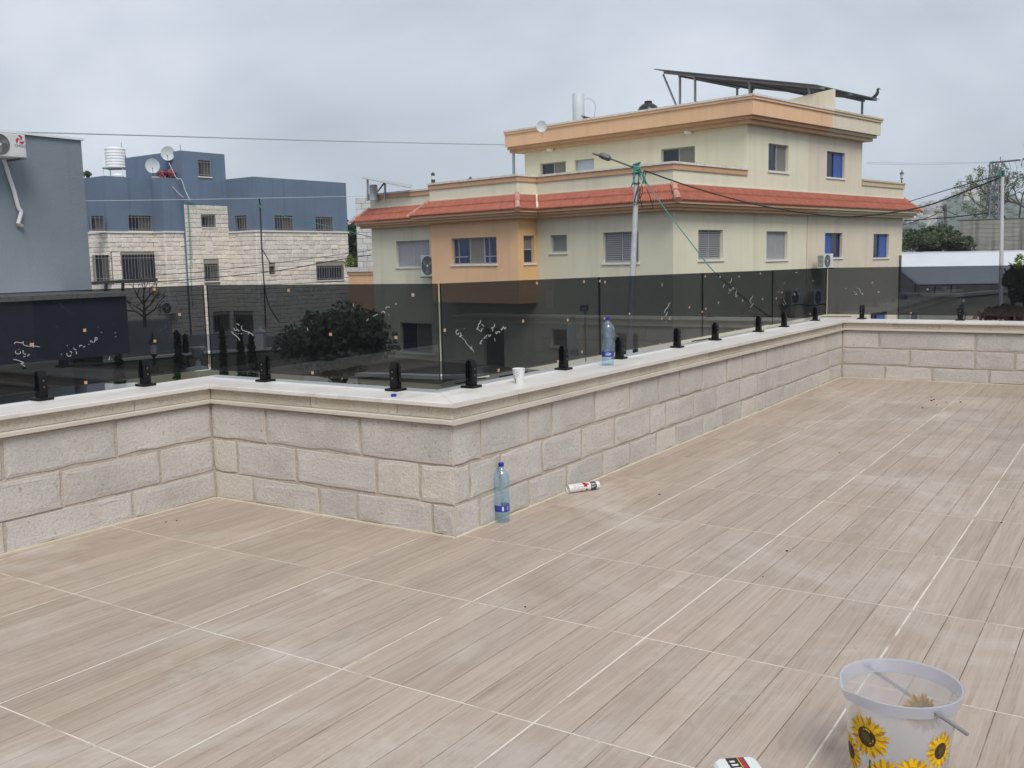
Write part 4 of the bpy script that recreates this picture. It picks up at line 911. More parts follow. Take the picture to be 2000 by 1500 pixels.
# ------------------------------------------------------------------ air conditioners
def air_con(w, a, z, label, wd=.80, ht=.56, dp=.30, b0=.16, logo=False, group='outdoor air conditioner units', fan=.0, bracket=True):
    """a, z: lower corner; a runs along the wall. fan: side of the fan (0 low a, 1 high a)"""
    t = thing('air_conditioner', label, 'air conditioner', w.p(a, 0, z), group=group)
    MB().wbox(w, a, a+wd, b0, b0+dp, z, z+ht).build('casing', ACW, t, bevel=.012)
    fc = a+wd*(.36 if fan < .5 else .64); R_ = ht*.42; cz = z+ht*.5
    ring = MB(); n = 28
    V = [w.p(fc+R_*k*math.cos(q*2*math.pi/n), b0+dp+o, cz+R_*k*math.sin(q*2*math.pi/n)) for k, o in ((1.06, .004), (1.0, .014), (.96, .004)) for q in range(n)]
    ring.add(V, [(i+q, i+(q+1) % n, i+n+(q+1) % n, i+n+q) for i in (0, n) for q in range(n)])
    ring.build('fan_ring', ACD, t)
    MB().add([w.p(fc+R_*.97*math.cos(q*2*math.pi/n), b0+dp+.003, cz+R_*.97*math.sin(q*2*math.pi/n)) for q in range(n)], [tuple(range(n))]).build('fan_opening', ACD, t)
    fb = MB()
    for q in range(3):
        th = q*2*math.pi/3+.5
        P = [(.12, -.25), (.55, -.35), (.92, -.05), (.90, .45), (.5, .25), (.15, .2)]
        fb.add([w.p(fc+R_*r*math.cos(th+d), b0+dp+.0065, cz+R_*r*math.sin(th+d)) for r, d in P], [tuple(range(6))])
    fb.build('fan_blade', ACF, t)
    MB().add([w.p(fc+R_*.16*math.cos(q*2*math.pi/14), b0+dp+.012, cz+R_*.16*math.sin(q*2*math.pi/14)) for q in range(14)], [tuple(range(14))]).build('fan_hub', ACW, t)
    g = MB()
    for k in range(9): zz = z+ht*.1+ht*.8*k/9; g.wbox(w, a-.006, a+.001, b0+.03, b0+dp-.03, zz, zz+ht*.045)
    g.build('side_vent', ACD, t)
    if bracket:
        for f in (.12, .88): MB().wbox(w, a+wd*f-.02, a+wd*f+.02, .0, b0+dp+.12, z-.05, z-.005).build('bracket', ALUD, t)
    return t
r = WR.rect(1612, 499, 1627, 522, .45); air_con(WR, r[0]-.55, r[2]-.02, 'air conditioner on the beige wall below a blue window', .85, .62, .32, .35)
r = WL.rect(826, 498, 842, 540, .2); air_con(WL, r[0]-.28, r[2], 'air conditioner half hidden beside the apricot bay', .75, r[3]-r[2], .3, .12)
r = WR.rect(1600, 560, 1628, 592, .45); air_con(WR, r[0]-.75, r[2], 'air conditioner seen through the glass, right one of the low pair', .9, .62, .32, .3)
r = WR.rect(1556, 560, 1588, 592, .45); air_con(WR, r[0]-.75, r[2], 'air conditioner seen through the glass, left one of the low pair', .9, .62, .32, .3)

# ------------------------------------------------------------------ things on the cream house roof
K1b = WR.px(1595, 165)[0]
def HP(a, b, z): p = O+eL*a+eR*b; return Vector((p.x, p.y, z))
WK = Wall(O+eR*K1b, eL, -eR); zK1 = WR.px(1595, 165)[1]; aK2, zK2 = WK.px(1277, 134); bK3 = WR.px(1717, 197)[0]
solar = thing('solar_array', 'tilted dark solar panel array on grey posts on the highest roof', 'solar panels', tuple(HP(0, K1b, E_(6.0))))
sl = (zK2-zK1)/aK2; NA, NB = 7, 3
for i in range(NA):
    for j in range(NB):
        a0, a1, b0, b1 = aK2*i/NA+.01, aK2*(i+1)/NA-.01, K1b+(bK3-K1b)*j/NB+.01, K1b+(bK3-K1b)*(j+1)/NB-.01
        q = [(a0, b0), (a1, b0), (a1, b1), (a0, b1)]
        V = [HP(a, b, zK1+sl*a-.04) for a, b in q] + [HP(a, b, zK1+sl*a) for a, b in q]
        mb = MB(); mb.add(V, MB.BOXF, 0); mb.m[-5] = 1
        mb.build('solar_panel', (PVB, PVF), solar, org=HP(a0, b0, zK1))
for b in (K1b+.5, K1b+(bK3-K1b)*.5, bK3-.5): MB().tube([HP(-.1, b, zK1-.12), HP(aK2*.97, b, zK1+sl*aK2*.97-.12)], .07, 4).build('purlin', GALV, solar)
for a in (.6, 3.6, 6.6, aK2-1.2):
    MB().tube([HP(a, K1b+.4, zK1+sl*a-.20), HP(a, bK3-.3, zK1+sl*a-.20)], .06, 4).build('rafter', GALV, solar)
    for b in (K1b+.5, bK3-.5): MB().tube([HP(a, b, E_(5.9)), HP(a, b, zK1+sl*a-.15)], .065, 4).build('post', GALV, solar)
a = aK2-1.2; MB().tube([HP(a, K1b+.5, E_(6.9)), HP(aK2-.2, K1b+.5, zK1+sl*aK2-.25)], .055, 4).build('brace', GALV, solar); MB().tube([HP(a, K1b+.5, E_(6.9)), HP(a-.9, K1b+.5, E_(6.05))], .05, 4).build('brace', GALV, solar)
# crow
CROW = mat('crow_feathers', (0.018, 0.018, 0.022), .5, .2, 12)
cb = at(1711, 190, (WR.p(WR.px(1711, 197)[0], 0, 0)-CAM).dot(RZ)); crow = thing('crow', 'black crow perched on the right end of the solar panels', 'bird', tuple(cb-Vector((0, 0, .10))))
mb = MB(); side_ = -RX; P = [cb+RX*-.34+Vector((0, 0, -.10)), cb+RX*-.2+Vector((0, 0, -.03)), cb+RX*-.05+Vector((0, 0, .06)), cb+RX*.06+Vector((0, 0, .20)), cb+RX*.08+Vector((0, 0, .30)), cb+RX*.07+Vector((0, 0, .37)), cb+RX*.14+Vector((0, 0, .40)), cb+RX*.22+Vector((0, 0, .37))]
mb.tube(smooth_path(P, 4), [0.012+.068*math.sin(min(1, i/20)*math.pi)**.8 if i < 18 else .062*(1-(i-18)/11)+.006 for i in range(29)], 10); mb.build('body', CROW, crow, smooth=True)
for s in (-.04, .04): MB().tube([cb+RZ*s+Vector((0, 0, .0)), cb+RZ*s+Vector((0, 0, -.11))], .012, 5).build('leg', CROW, crow)
def tank(name, label, u, v_top, D, R_, H_, m, prof, cat='water tank'):
    c = at(u, v_top, D); c.z -= H_; t = thing(name, label, cat, tuple(c)); MB().lathe([(r*R_, z*H_) for r, z in prof], tuple(c), 32).build('tank_shell', m, t, smooth=True); return t, c
D3 = (HP(8, 8, 0)-CAM).dot(RZ)
t, c = tank('boiler', 'pale grey upright boiler cylinder on the top roof', 1129.5, 183, D3, .29, 1.35, GREYT, ((1, -.25), (1, .0), (1, .985), (.94, 1.0), (0, 1.0)), 'boiler')
MB().tube(smooth_path([c+Vector((0, 0, 1.1))+RX*.28, c+RX*.62+Vector((0, 0, 1.1)), c+RX*.82+Vector((0, 0, .8)), c+RX*.74+Vector((0, 0, .2)), c+RX*.68+Vector((0, 0, -.2))], 6), .022, 6).build('pipe', GREYT, t, smooth=True)
MB().add([c+RX*.1+RZ*-.3+Vector((0, 0, .25)), c+RX*1.5+RZ*-.3+Vector((0, 0, -.05)), c+RX*1.5+RZ*1.2+Vector((0, 0, -.05)), c+RX*.1+RZ*1.2+Vector((0, 0, .25))], [(0, 1, 2, 3)]).build('collector', PVF, t)
tank('water_tank', 'black domed water tank showing above the apricot cornice', 1266, 197, D3-2.5, .52, .9, BLKT, ((1, -.2), (1, .35), (.96, .50), (.80, .70), (.5, .84), (.34, .86), (.34, .98), (.2, 1.0), (0, 1.0)))
def dish(name, label, c, R_, toward, group=None, feed=True, back=.5):
    t = thing(name, label, 'satellite dish', tuple(c), group='satellite dishes'); n = toward.normalized(); up = Vector((0, 0, 1)); sx = n.cross(up).normalized(); sy = sx.cross(n)
    mb = MB(); rings = 6; seg = 28; V = [c+n*0.0]
    V = []
    for k in range(rings+1):
        r = R_*k/rings; dpt = .22*R_*(k/rings)**2
        for q in range(seg): a_ = 2*math.pi*q/seg; V.append(c + sx*r*math.cos(a_) + sy*r*1.05*math.sin(a_) + n*dpt)
    mb.add(V, [(k*seg+q, k*seg+(q+1) % seg, (k+1)*seg+(q+1) % seg, (k+1)*seg+q) for k in range(rings) for q in range(seg)])
    mb.build('reflector', DISHM, t, smooth=True)
    if feed:
        MB().tube([c-sy*R_*1.0+n*.2*R_, c-sy*R_*.45+n*R_*1.0], R_*.035, 6).build('feed_arm', ALUD, t); MB().tube([c-sy*R_*.5+n*R_*.95, c-sy*R_*.36+n*R_*1.06], R_*.09, 8).build('feed_head', ALU, t)
    MB().tube([c-n*.05, c-n*.35*R_-Vector((0, 0, R_*.4)), c-n*.35*R_-Vector((0, 0, R_*1.9))], R_*.05, 6).build('mast', ALUD, t)
    return t
cd = at(1058, 247, D3-3); dish('satellite_dish', 'satellite dish peeking over the apricot cornice of the cream house', cd, .24, CAM-cd+Vector((-6, 0, 6)), feed=False)
# lamps and clutter on the parapets
LAMPG = mat('lamp_iron', (0.05, 0.055, 0.06), .5, .1, 8); LAMPW = mat('lamp_glass', (0.62, 0.64, 0.64), .3, .05, 8)
def lantern(name, label, c, s=1.0):
    t = thing(name, label, 'lamp', tuple(c), group='garden lanterns')
    MB().lathe([(.06*s, 0), (.03*s, .03*s), (.025*s, .16*s), (.06*s, .20*s), (.075*s, .22*s)], tuple(c), 10).build('stem', LAMPG, t); MB().lathe([(.06*s, .22*s), (.085*s, .42*s)], tuple(c), 8).build('lamp_glass', LAMPW, t)
    MB().lathe([(.11*s, .42*s), (.07*s, .49*s), (.02*s, .54*s), (.012*s, .62*s), (0, .64*s)], tuple(c), 8).build('lamp_roof', LAMPG, t); return t
lantern('parapet_lantern', 'dark lantern on the right end of the beige parapet', HP(0, REND-.25, PAR+.085), 1.05)
def bollard(label, c):
    t = thing('parapet_light', label, 'lamp', tuple(c), group='striped parapet lights')
    MB().lathe([(.09, 0), (.09, .16)], tuple(c), 12).build('base', LAMPG, t); MB().lathe([(.085, .16), (.085, .32)], tuple(c), 12).build('lamp_glass', LAMPW, t); MB().lathe([(.09, .32), (.08, .42), (.03, .47), (0, .47)], tuple(c), 12).build('lamp_cap', LAMPG, t)
bollard('small striped light on the parapet step left of the apricot bay', HP(12.05, -1.05, PAR+.085)); bollard('small striped light by the roof porch column', HP(12.9, 2.0, PAR+.085))
s2 = thing('solar_heater', 'low solar water heater panel on the left roof of the cream house', 'solar heater', tuple(HP(16.5, 4, PAR-1.1)))
K = [at(706, 347, 47), at(800, 366, 45.5), at(806, 361, 47.5), at(714, 345, 49)]
mb = MB(); V = [k-Vector((0, 0, .035)) for k in K]+K; mb.add(V, MB.BOXF); mb.build('panel', (GALV if False else ALU), s2)
for u, v0, v1 in ((718, 350, 378), (752, 357, 378)): MB().tube([at(u, v0, 47), at(u, v1+14, 47)], .05, 4).build('post', GALV, s2)
MB().tube([at(737, 375, 47), at(750, 358, 47)], .04, 4).build('brace', GALV, s2)
tank('boiler', 'short grey boiler under the low solar heater', 729, 361, 47.5, .2, .75, GREYT, ((1, 0), (1, .98), (.9, 1), (0, 1)), 'boiler')
# ------------------------------------------------------------------ blue and stone house
BLUEW = mat('slate_blue_plaster', (0.134, 0.182, 0.260), 0.9, 0.10, 0.45, bump=0.35, bscale=20, streak=0.16)
BSTONE = limestone('rusticated_stone', (0.70, 0.645, 0.58), (0.82, 0.775, 0.71), (0.72, 0.63, 0.53), rnd=.12, pit=.3, fscale=9)
BMORT = mat('house_mortar', (0.30, 0.27, 0.225), .95, .1, 1); GRILLE = mat('window_grille', (0.30, 0.29, 0.27), .5, .1, 4)
bR = hdir(2420); bL = Vector((-bR.y, bR.x, 0)); BF = at(497, 400, 62.0); BF.z = 0
def seg_hit(P, d, u):
    """walk from P along d until picture column u (at eye height)"""
    n = ray(u, yh(u)); n = Vector((n.y, -n.x, 0)); k = (CAM-P).dot(n)/d.dot(n); return P + d*k
PF = BF; PG = seg_hit(PF, bR, 682); PE = seg_hit(PF, bL, 446); PD = seg_hit(PE, bR, 326); PC = seg_hit(PD, bL, 303); PB = seg_hit(PC, bR, 217); PA = seg_hit(PB, bL, 150)
blue = thing('blue_house', 'slate blue house with pale rusticated stone lower storeys', 'house', (PF.x, PF.y, GRD))
faces = [('side', PA, PB), ('front', PB, PC), ('side', PC, PD), ('front', PD, PE), ('side', PE, PF), ('front', PF, PG)]
def mkwall(P, Q):
    t = (Q-P).normalized(); n = Vector((t.y, -t.x, 0))
    return Wall(P, t, n if n.dot(CAM-P) > 0 else -n), (Q-P).length
bw = [mkwall(P, Q) for _, P, Q in faces]
zbelt = bw[5][0].px(600, 454)[1]; ztopR = bw[5][0].px(497, 345)[1]; ztopL = bw[1][0].px(217, 344)[1]; zblt = zbelt
WT, WTl = mkwall(seg_hit(PD, (PE-PD).normalized(), 362), PE); WT.P = WT.P + WT.n*.25     # stair tower face
ztow = WT.px(400, 298)[1]; zstone = WT.px(405, 401)[1]
barred = []
def bwin(i, px): w = WT if i == 't' else bw[i][0]; barred.append((i, w.rect(*px))); return barred[-1][1]
holes = {k: [] for k in (0, 1, 2, 3, 4, 5, 't')}
for i, px in ((1, (178, 422, 203, 451)), (1, (251, 421, 296, 451)), (1, (187, 498, 219, 550)), (1, (239, 497, 311, 552)), ('t', (387, 313, 411, 345)), ('t', (394, 421, 420, 444)), ('t', (400, 515, 427, 549)),
              (4, (459, 421, 482, 451)), (5, (536, 421, 572, 451)), (5, (616, 424, 650, 452)), (5, (619, 519, 671, 547)), (5, (527, 520, 537, 536)), ('t', (418, 615, 449, 648)), (4, (457, 615, 494, 650))):
    holes[i].append(bwin(i, px))
up = MB(); ST = []
ztops = (ztopL, ztopL, ztopR-.1, ztopR-.1, ztopR, ztopR)
for k, (w, Ls) in enumerate(bw):
    facade(up, w, 0, Ls, zblt, ztops[k], [h for h in holes[k] if h[2] >= zblt-.3], .22); facade(up, w, 0, Ls, GRD, zblt, [h for h in holes[k] if h[3] < zblt+.3], .25, 1, -.02)
facade(up, WT, 0, WTl, zstone, ztow, [h for h in holes['t'] if h[2] > zstone-.1], .22); facade(up, WT, 0, WTl, GRD, zstone, [h for h in holes['t'] if h[3] < zstone+.1], .25, 1, -.02)
TB = mkwall(WT.P, WT.P+bL*7)[0]        # left flank of the tower
up.quad(WT.p(0, 0, GRD), WT.p(0, 0, ztow), WT.p(0, 0, ztow)+bL*6, WT.p(0, 0, GRD)+bL*6); up.quad(WT.p(WTl, 0, GRD), WT.p(WTl, 0, ztow), WT.p(WTl, 0, ztow)+bL*6, WT.p(WTl, 0, GRD)+bL*6)
up.quad(WT.p(0, 0, ztow), WT.p(WTl, 0, ztow), WT.p(WTl, 0, ztow)+bL*6, WT.p(0, 0, ztow)+bL*6)
up.quad(PG+Vector((0, 0, GRD)), PG+Vector((0, 0, ztopR)), PG+bL*14+Vector((0, 0, ztopR)), PG+bL*14+Vector((0, 0, GRD)))
for P, Q, zz in ((PB, PC, ztopL), (PD, PE, ztopR-.1), (PF, PG, ztopR)): up.quad(P+Vector((0, 0, zz-.6)), Q+Vector((0, 0, zz-.6)), Q+bL*14+Vector((0, 0, zz-.6)), P+bL*14+Vector((0, 0, zz-.6)))
up.build('wall', (BLUEW, BMORT), blue, fixn=False)
for k, (w, Ls) in enumerate(bw): MB().wbox(w, -.03, Ls+.03, -.05, .10, zblt-.002, zblt+.10).build('belt_course', SILLW, blue)
# rusticated stones
allst = []
def lay(w, Ls, z1, hs, z0=GRD):
    n = int((z1-z0)/.275); hh = (z1-z0)/n
    for j in range(n):
        zz0, zz1 = z0+j*hh+.006, z0+(j+1)*hh-.006; a = 0.0
        while a < Ls-.02:
            b = min(Ls, a+random.uniform(.28, .85)); b = Ls if Ls-b < .18 else b
            segs = [(a+.006, b-.006)]
            for h in hs:
                if zz0 < h[3]+.02 and zz1 > h[2]-.02:
                    ns = []
                    for s0, s1 in segs:
                        if s1 <= h[0]-.05 or s0 >= h[1]+.05: ns.append((s0, s1)); continue
                        if s0 < h[0]-.12: ns.append((s0, h[0]-.06))
                        if s1 > h[1]+.12: ns.append((h[1]+.06, s1))
                    segs = ns
            for s0, s1 in segs: allst.append((w, s0, s1, zz0, zz1))
            a = b
for k, (w, Ls) in enumerate(bw): lay(w, Ls, zblt-.01, holes[k])
lay(WT, WTl, zstone-.01, holes['t'])
random.shuffle(allst)
def in_view(s): 
    p = s[0].p((s[1]+s[2])/2, 0, (s[3]+s[4])/2)-CAM; f = p.dot(RZ); return 175 < 1000+FPX*p.dot(RX)/f < 690 and 440 < 750+FPX*p.dot(RY)/f < 560
allst.sort(key=lambda s: (not in_view(s), -(s[2]-s[1])*(s[4]-s[3])))
rest = MB()
for q, s in enumerate(allst):
    pr_ = random.uniform(.015, .05)
    if q < 300: c = s[0].p((s[1]+s[2])/2, 0, s[3]); MB().stone(s[0], s[1], s[2], -.04, pr_, s[3], s[4], .03, 0, .012).build('stone_block', BSTONE, blue, org=c)
    else: rest.stone(s[0], s[1], s[2], -.04, pr_, s[3], s[4], .03, 0, .012)
tag(rest.build('stone_blocks', BSTONE, blue), kind='stuff')
CURT = mat('grey_curtain', (0.10, 0.095, 0.088), .8, .3, 6, stretch=(4, 4, .3))
for i, r in barred:
    w = WT if i == 't' else bw[i][0]; a0, a1, z0, z1 = r; c = w.p(a0, 0, z0)
    f = MB(); frame_bars(f, w, a0, a1, z0, z1, -.20, -.14, .05, (.5,)); o = f.build('window', ALUD, blue, org=c)
    MB().wbox(w, a0+.04, (a0+a1)/2, -.19, -.17, z0+.04, z1-.04).build('pane', DGLASS, o, org=c); MB().wbox(w, (a0+a1)/2+.03, a1-.04, -.185, -.165, z0+.04, z1-.04).build('curtain', CURT if (a1-a0) < 2 else DGLASS, o, org=c)
    if z1-z0 > .7 or a1-a0 > 1.2:
        g = MB(); n = max(3, int((a1-a0)/.21))
        for k in range(n+1): aa = a0+(a1-a0)*k/n; g.tube([w.p(aa, .0, z0), w.p(aa, .02, z1)], .011, 4)
        for f_ in (.12, .88): g.tube([w.p(a0, .005, z0+(z1-z0)*f_), w.p(a1, .005, z0+(z1-z0)*f_)], .016, 4)
        g.build('security_grille', GRILLE, o, org=c)
    MB().wbox(w, a0-.06, a1+.06, -.20, .07, z0-.07, z0-.002).build('sill', SILLW, o, org=c)
r = WT.rect(401, 476, 415, 492); MB().wbox(WT, r[0], r[1], .02, .055, r[2], r[3]).build('stone_plaque', SILLW, blue)
# roof things
tc = at(224, 287, 70); wt = thing('water_tank', 'white ribbed water tank on a steel stand on the blue house', 'water tank', (tc.x, tc.y, tc.z-2.2))
prof = [(.66, -1.48)]
for k in range(6): z = -1.46+k*.2; prof += [(.70, z), (.70, z+.12), (.675, z+.15), (.675, z+.18)]
prof += [(.70, -.22), (.70, -.16), (.5, -.05), (.2, 0), (0, 0)]
MB().lathe(prof, tuple(tc), 28).build('tank_shell', WHT, wt, smooth=True)
for s1 in (-.68, .68):
    for s2 in (-.6, .6): b0_ = tc+RX*s1+Vector((RZ.x, RZ.y, 0))*s2; MB().tube([b0_+Vector((0, 0, -1.55)), b0_+Vector((0, 0, -2.6))], .035, 4).build('stand_leg', WHT, wt)
MB().prism([tuple((tc+RX*a+Vector((RZ.x, RZ.y, 0))*b).xy) for a, b in ((-.75, -.7), (.75, -.7), (.75, .7), (-.75, .7))], tc.z-1.55, tc.z-1.48).build('stand_top', GALV, wt)
MB().tube([tc+RX*.72+Vector((0, 0, -.6)), tc+RX*.86+Vector((0, 0, -1.4)), tc+RX*1.0+Vector((0, 0, -2.3))], .03, 5).build('pipe', ALUD, wt)
MB().tube([tc+RX*.48+Vector((0, 0, -.1)), tc+RX*.48+Vector((0, 0, .32))], .02, 5).build('vent_pipe', ALUD, wt)
bo = at(230, 343, 69); tag(MB().lathe([(.4, -.4), (.42, 0), (.2, .14), (0, .15)], tuple(bo), 18).map(lambda p: p).build('white_cistern', WHT, smooth=True, org=bo), 'low white cistern under the ribbed tank stand', 'cistern')
d1 = at(328, 300, 61); dish('satellite_dish', 'upper of the two satellite dishes on the blue house', d1, .42, CAM-d1+Vector((-6, -4, 10)))
d2 = at(298, 324, 61); dish('satellite_dish', 'lower left satellite dish on the blue house, above the flowers', d2, .43, CAM-d2+Vector((-2, 0, 8)))
am = at(352, 283, 61.5); tag(MB().tube([am, am+Vector((0, 0, -1.0))], .02, 5).build('antenna_mast', ALUD, org=am), 'thin antenna mast on the blue house tower', 'antenna')
PINK = leaf('pink_flower', (0.34, 0.075, 0.095), (0.45, 0.19, 0.20))
fc = at(325, 341, 61); pl = thing('flower_planter', 'row of pink flowers on the blue balcony parapet', 'planter', tuple(fc))
def leaves(mb, c, rx, ry, rz_, n, size, shell=.35, aspect=1.8):
    for _ in range(n):
        while True:
            d = Vector((random.uniform(-1, 1), random.uniform(-1, 1), random.uniform(-1, 1)))
            if shell < d.length < 1: break
        p = c + Vector((d.x*rx, d.y*ry, d.z*rz_)); u = Vector((random.gauss(0, 1), random.gauss(0, 1), random.gauss(0, .8))).normalized(); v = u.orthogonal().normalized()
        v = (v*math.cos(random.random()*6.28) + u.cross(v)*math.sin(random.random()*6.28)); s = size*random.uniform(.6, 1.3)
        mb.add([p-u*s*aspect*.5, p+v*s*.5, p+u*s*aspect*.5, p-v*s*.5], [(0, 1, 2, 3)])
mb = MB(); leaves(mb, fc, .85, .35, .26, 380, .13, .0); mb.build('flowers', PINK, pl, fixn=False); MB().tube([fc+RX*-.9+Vector((0, 0, -.2)), fc+RX*.9+Vector((0, 0, -.3))], .1, 6).build('trough', GRILLE, pl)
acb = bw[2][0]; r = acb.rect(312, 592, 333, 616, .3)
air_con(bw[3][0], bw[3][0].px(312, 612, .3)[0], bw[3][0].px(312, 614, .3)[1], 'dark air conditioner on the stone wall, seen through the left glass', .95, .72, .35, .2)

# ------------------------------------------------------------------ grey plaster house at the left edge
GREYW = mat('grey_plaster', (0.192, 0.228, 0.262), 0.92, 0.10, 0.5, bump=0.4, bscale=24, streak=0.12)
GREYD = mat('darkened_grey_plaster', (0.11, 0.125, 0.16), 0.9, 0.08, 0.6, bump=0.2, bscale=24)  # the grey plaster, darkened in colour for underside shade and glass tint
gR = hdir(2190); GE = at(169, 420, 24.0); GE.z = 0; gN = Vector((gR.y, -gR.x, 0))
grey = thing('grey_house', 'plain grey plaster house at the left edge of the picture', 'house', (GE.x, GE.y, GRD))
WGR = Wall(GE, -gR, gN); zg = WGR.px(162, 275)[1]; gt = -gN
mb = MB(); q = [WGR.p(0, 0, 0), WGR.p(21, 0, 0), WGR.p(21, -11, 0), WGR.p(0, -11, 0)]; mb.prism([(p.x, p.y) for p in q], GRD, zg); mb.build('wall', GREYW, grey)
q = [WGR.p(-.06, .06, 0), WGR.p(21, .06, 0), WGR.p(21, -11, 0), WGR.p(-.06, -11, 0)]; MB().prism([(p.x, p.y) for p in q], zg+.001, zg+.05).build('roof_edge', WHT, grey)
PW = 2.4; WPO = Wall(GE+gN*PW, -gR, gN); ae, zt_ = WPO.px(246, 578); _, zb_ = WPO.px(246, 690)
q = [WPO.p(ae, 0, 0), WPO.p(21, 0, 0), WPO.p(21, -PW, 0), WPO.p(ae, -PW-2, 0)]
MB().prism([(p.x, p.y) for p in q], zb_, zt_).build('porch_fascia', GREYD, grey); q = [WPO.p(ae-.08, .08, 0), WPO.p(21, .08, 0), WPO.p(21, -PW+.01, 0), WPO.p(ae-.08, -PW-2, 0)]
MB().prism([(p.x, p.y) for p in q], zt_+.001, zt_+.10).build('porch_coping', CAPW, grey)
mb = MB()
for aa in (ae+.5, ae+5, ae+9.5): mb2 = MB().wbox(WPO, aa, aa+.45, -.75, -.3, GRD, zb_-.001).build('porch_column', GREYD, grey)
a0, z0_ = WGR.px(-28, 300, .6); a1, _ = WGR.px(52, 300, .6); zA, zB = WGR.px(45, 308, .6)[1], WGR.px(45, 263, .6)[1]
ac = air_con(WGR, a1, zA, 'white air conditioner with a red swirl logo on the grey house', a0-a1, zB-zA, .32, .28, group='outdoor air conditioner units', fan=1)
RED = mat('logo_red', (0.42, 0.03, 0.06), .5, .1, 10); sw = MB(); wd = a0-a1; fcx = WGR.px(38.5, 273, .6)[0]; fcz = WGR.px(38.5, 273.5, .6)[1]; bb_ = .28+.32+.006
for q in range(3):
    th = q*2*math.pi/3; V = []
    for k in range(9):
        t = k/8; rr = .012+.085*t**.8; ang = th+1.9*t; V.append((rr, ang, .010+.022*math.sin(math.pi*min(1, t*1.05))**.6))
    L_ = [WGR.p(fcx-(r_+w_)*math.cos(a_), bb_, fcz+(r_+w_)*math.sin(a_)) for r_, a_, w_ in V]; R__ = [WGR.p(fcx-(r_-w_)*math.cos(a_), bb_, fcz+(r_-w_)*math.sin(a_)) for r_, a_, w_ in V]
    for k in range(8): sw.add([L_[k], L_[k+1], R__[k+1], R__[k]], [(0, 1, 2, 3)])
sw.build('red_swirl_logo', RED, ac, fixn=False)
def text_part(txt, size, P, right, up, m, name, parent):
    cu = bpy.data.curves.new(name, 'FONT'); cu.body = txt; cu.size = size; cu.extrude = .001; cu.align_x = 'CENTER'; cu.materials.append(m)
    tmp = bpy.data.objects.new(name, cu); me = bpy.data.meshes.new_from_object(tmp); bpy.data.objects.remove(tmp); o = bpy.data.objects.new(name, me); col.objects.link(o); o.parent = parent; n = right.cross(up)
    o.matrix_world = Matrix(((right.x, up.x, n.x, P.x), (right.y, up.y, n.y, P.y), (right.z, up.z, n.z, P.z), (0, 0, 0, 1)))
    o.matrix_parent_inverse = Matrix.Translation(-world_loc(parent)); return o
TXG = mat('logo_grey', (0.12, 0.13, 0.15), .5, .05, 10)
text_part('CHIGO', .085, WGR.p(fcx, bb_+.002, fcz-.155), gR, Vector((0, 0, 1)), TXG, 'brand_lettering', ac)
MB().wbox(WGR, a1+.03, fcx+.16, .595, .604, zA+.04, zB-.04).build('front_panel', ACW, ac)
HOSE = mat('white_hose', (0.60, 0.62, 0.64), .5, .05, 5)
hp = [WGR.px(u, v, .07) for u, v in ((8, 312), (18, 345), (27, 372), (36, 405), (41, 413), (38, 428), (35, 437))]; hp = [WGR.p(a_, .07, z_) for a_, z_ in hp]
hose = thing('drain_hose', 'white drain hose hanging below the air conditioner on the grey house', 'hose', tuple(hp[0])); MB().tube(smooth_path(hp, 5), .045, 8).build('hose', HOSE, hose, smooth=True); MB().tube([hp[-1], hp[-1]+gR*.10-Vector((0, 0, .06))], .05, 8).build('nozzle', GRILLE, hose)
# black steel pergola behind the porch
perg = thing('steel_pergola', 'black steel pergola frame between the grey and blue houses', 'pergola', tuple(at(232, 640, 30)))
MB().tube([at(176, 553, 29), at(306, 546, 33)], .06, 4).build('beam', LAMPG, perg); MB().tube([at(207, 552, 30), at(207, 660, 30)], .05, 4).build('post', LAMPG, perg); MB().tube([at(240, 549, 31), at(241, 660, 31)], .05, 4).build('post', LAMPG, perg)

# ------------------------------------------------------------------ houses further back
WSTONE = limestone('white_block_stone', (0.50, 0.50, 0.50), (0.60, 0.60, 0.60), (0.54, 0.53, 0.52), rnd=.08, pit=.15, fscale=12)
far = thing('stone_house', 'white block stone house peeking out left of the cream house', 'house', tuple(at(706, 640, 58)))
WS = Wall(at(696, 450, 58), (RX.x, RX.y), (-RZ.x, -RZ.y)); zz = WS.px(700, 386)[1]
MB().wbox(WS, .02, 5, -5, -.04, GRD, zz).build('wall', BMORT, far)
for j in range(int((zz-E_(-1.2))/.34)):
    z = zz-.34*(j+1); a = -.25*(j % 2)
    while a < 1.5: MB().stone(WS, max(0, a)+.006, a+.59, -.08, .02, z+.006, z+.334, .02, 0, .006).build('stone_block', WSTONE, far, org=WS.p(a, 0, z)); a += .6

# neighbour wing to the right of the terrace (seen mirrored in the glass) and the own house behind the camera
CLAD = mat('grey_cladding_tile', (0.20, 0.205, 0.21), .6, .12, 1.2, rnd=.08); DARKW = mat('charcoal_render', (0.075, 0.085, 0.10), .9, .1, .6)
wing = thing('terrace_wing', 'tile-clad wing of the own house, mirrored in the smoked glass', 'house', (6.0, 6, 0))
MB().box(6.02, 9.0, 3.2, 12.0, GRD, 3.3).build('wall', MORTAR, wing); MB().box(5.9, 9.1, 3.1, 12.1, 3.302, 3.45).build('roof_edge', CAPW, wing)
ck = {}
me_t = MB().box(-.012, 0.02, .003, .597, .003, .297).mesh('cladding_tile', CLAD)
for j in range(11):
    for i in range(14):
        if 3 <= i <= 4 and j < 7: continue
        o = bpy.data.objects.new('cladding_tile', me_t); col.objects.link(o); o.parent = wing; o.location = (6.0-6.0, 3.3+i*.6+(.3 if j % 2 else 0)-6+.0, j*.3)
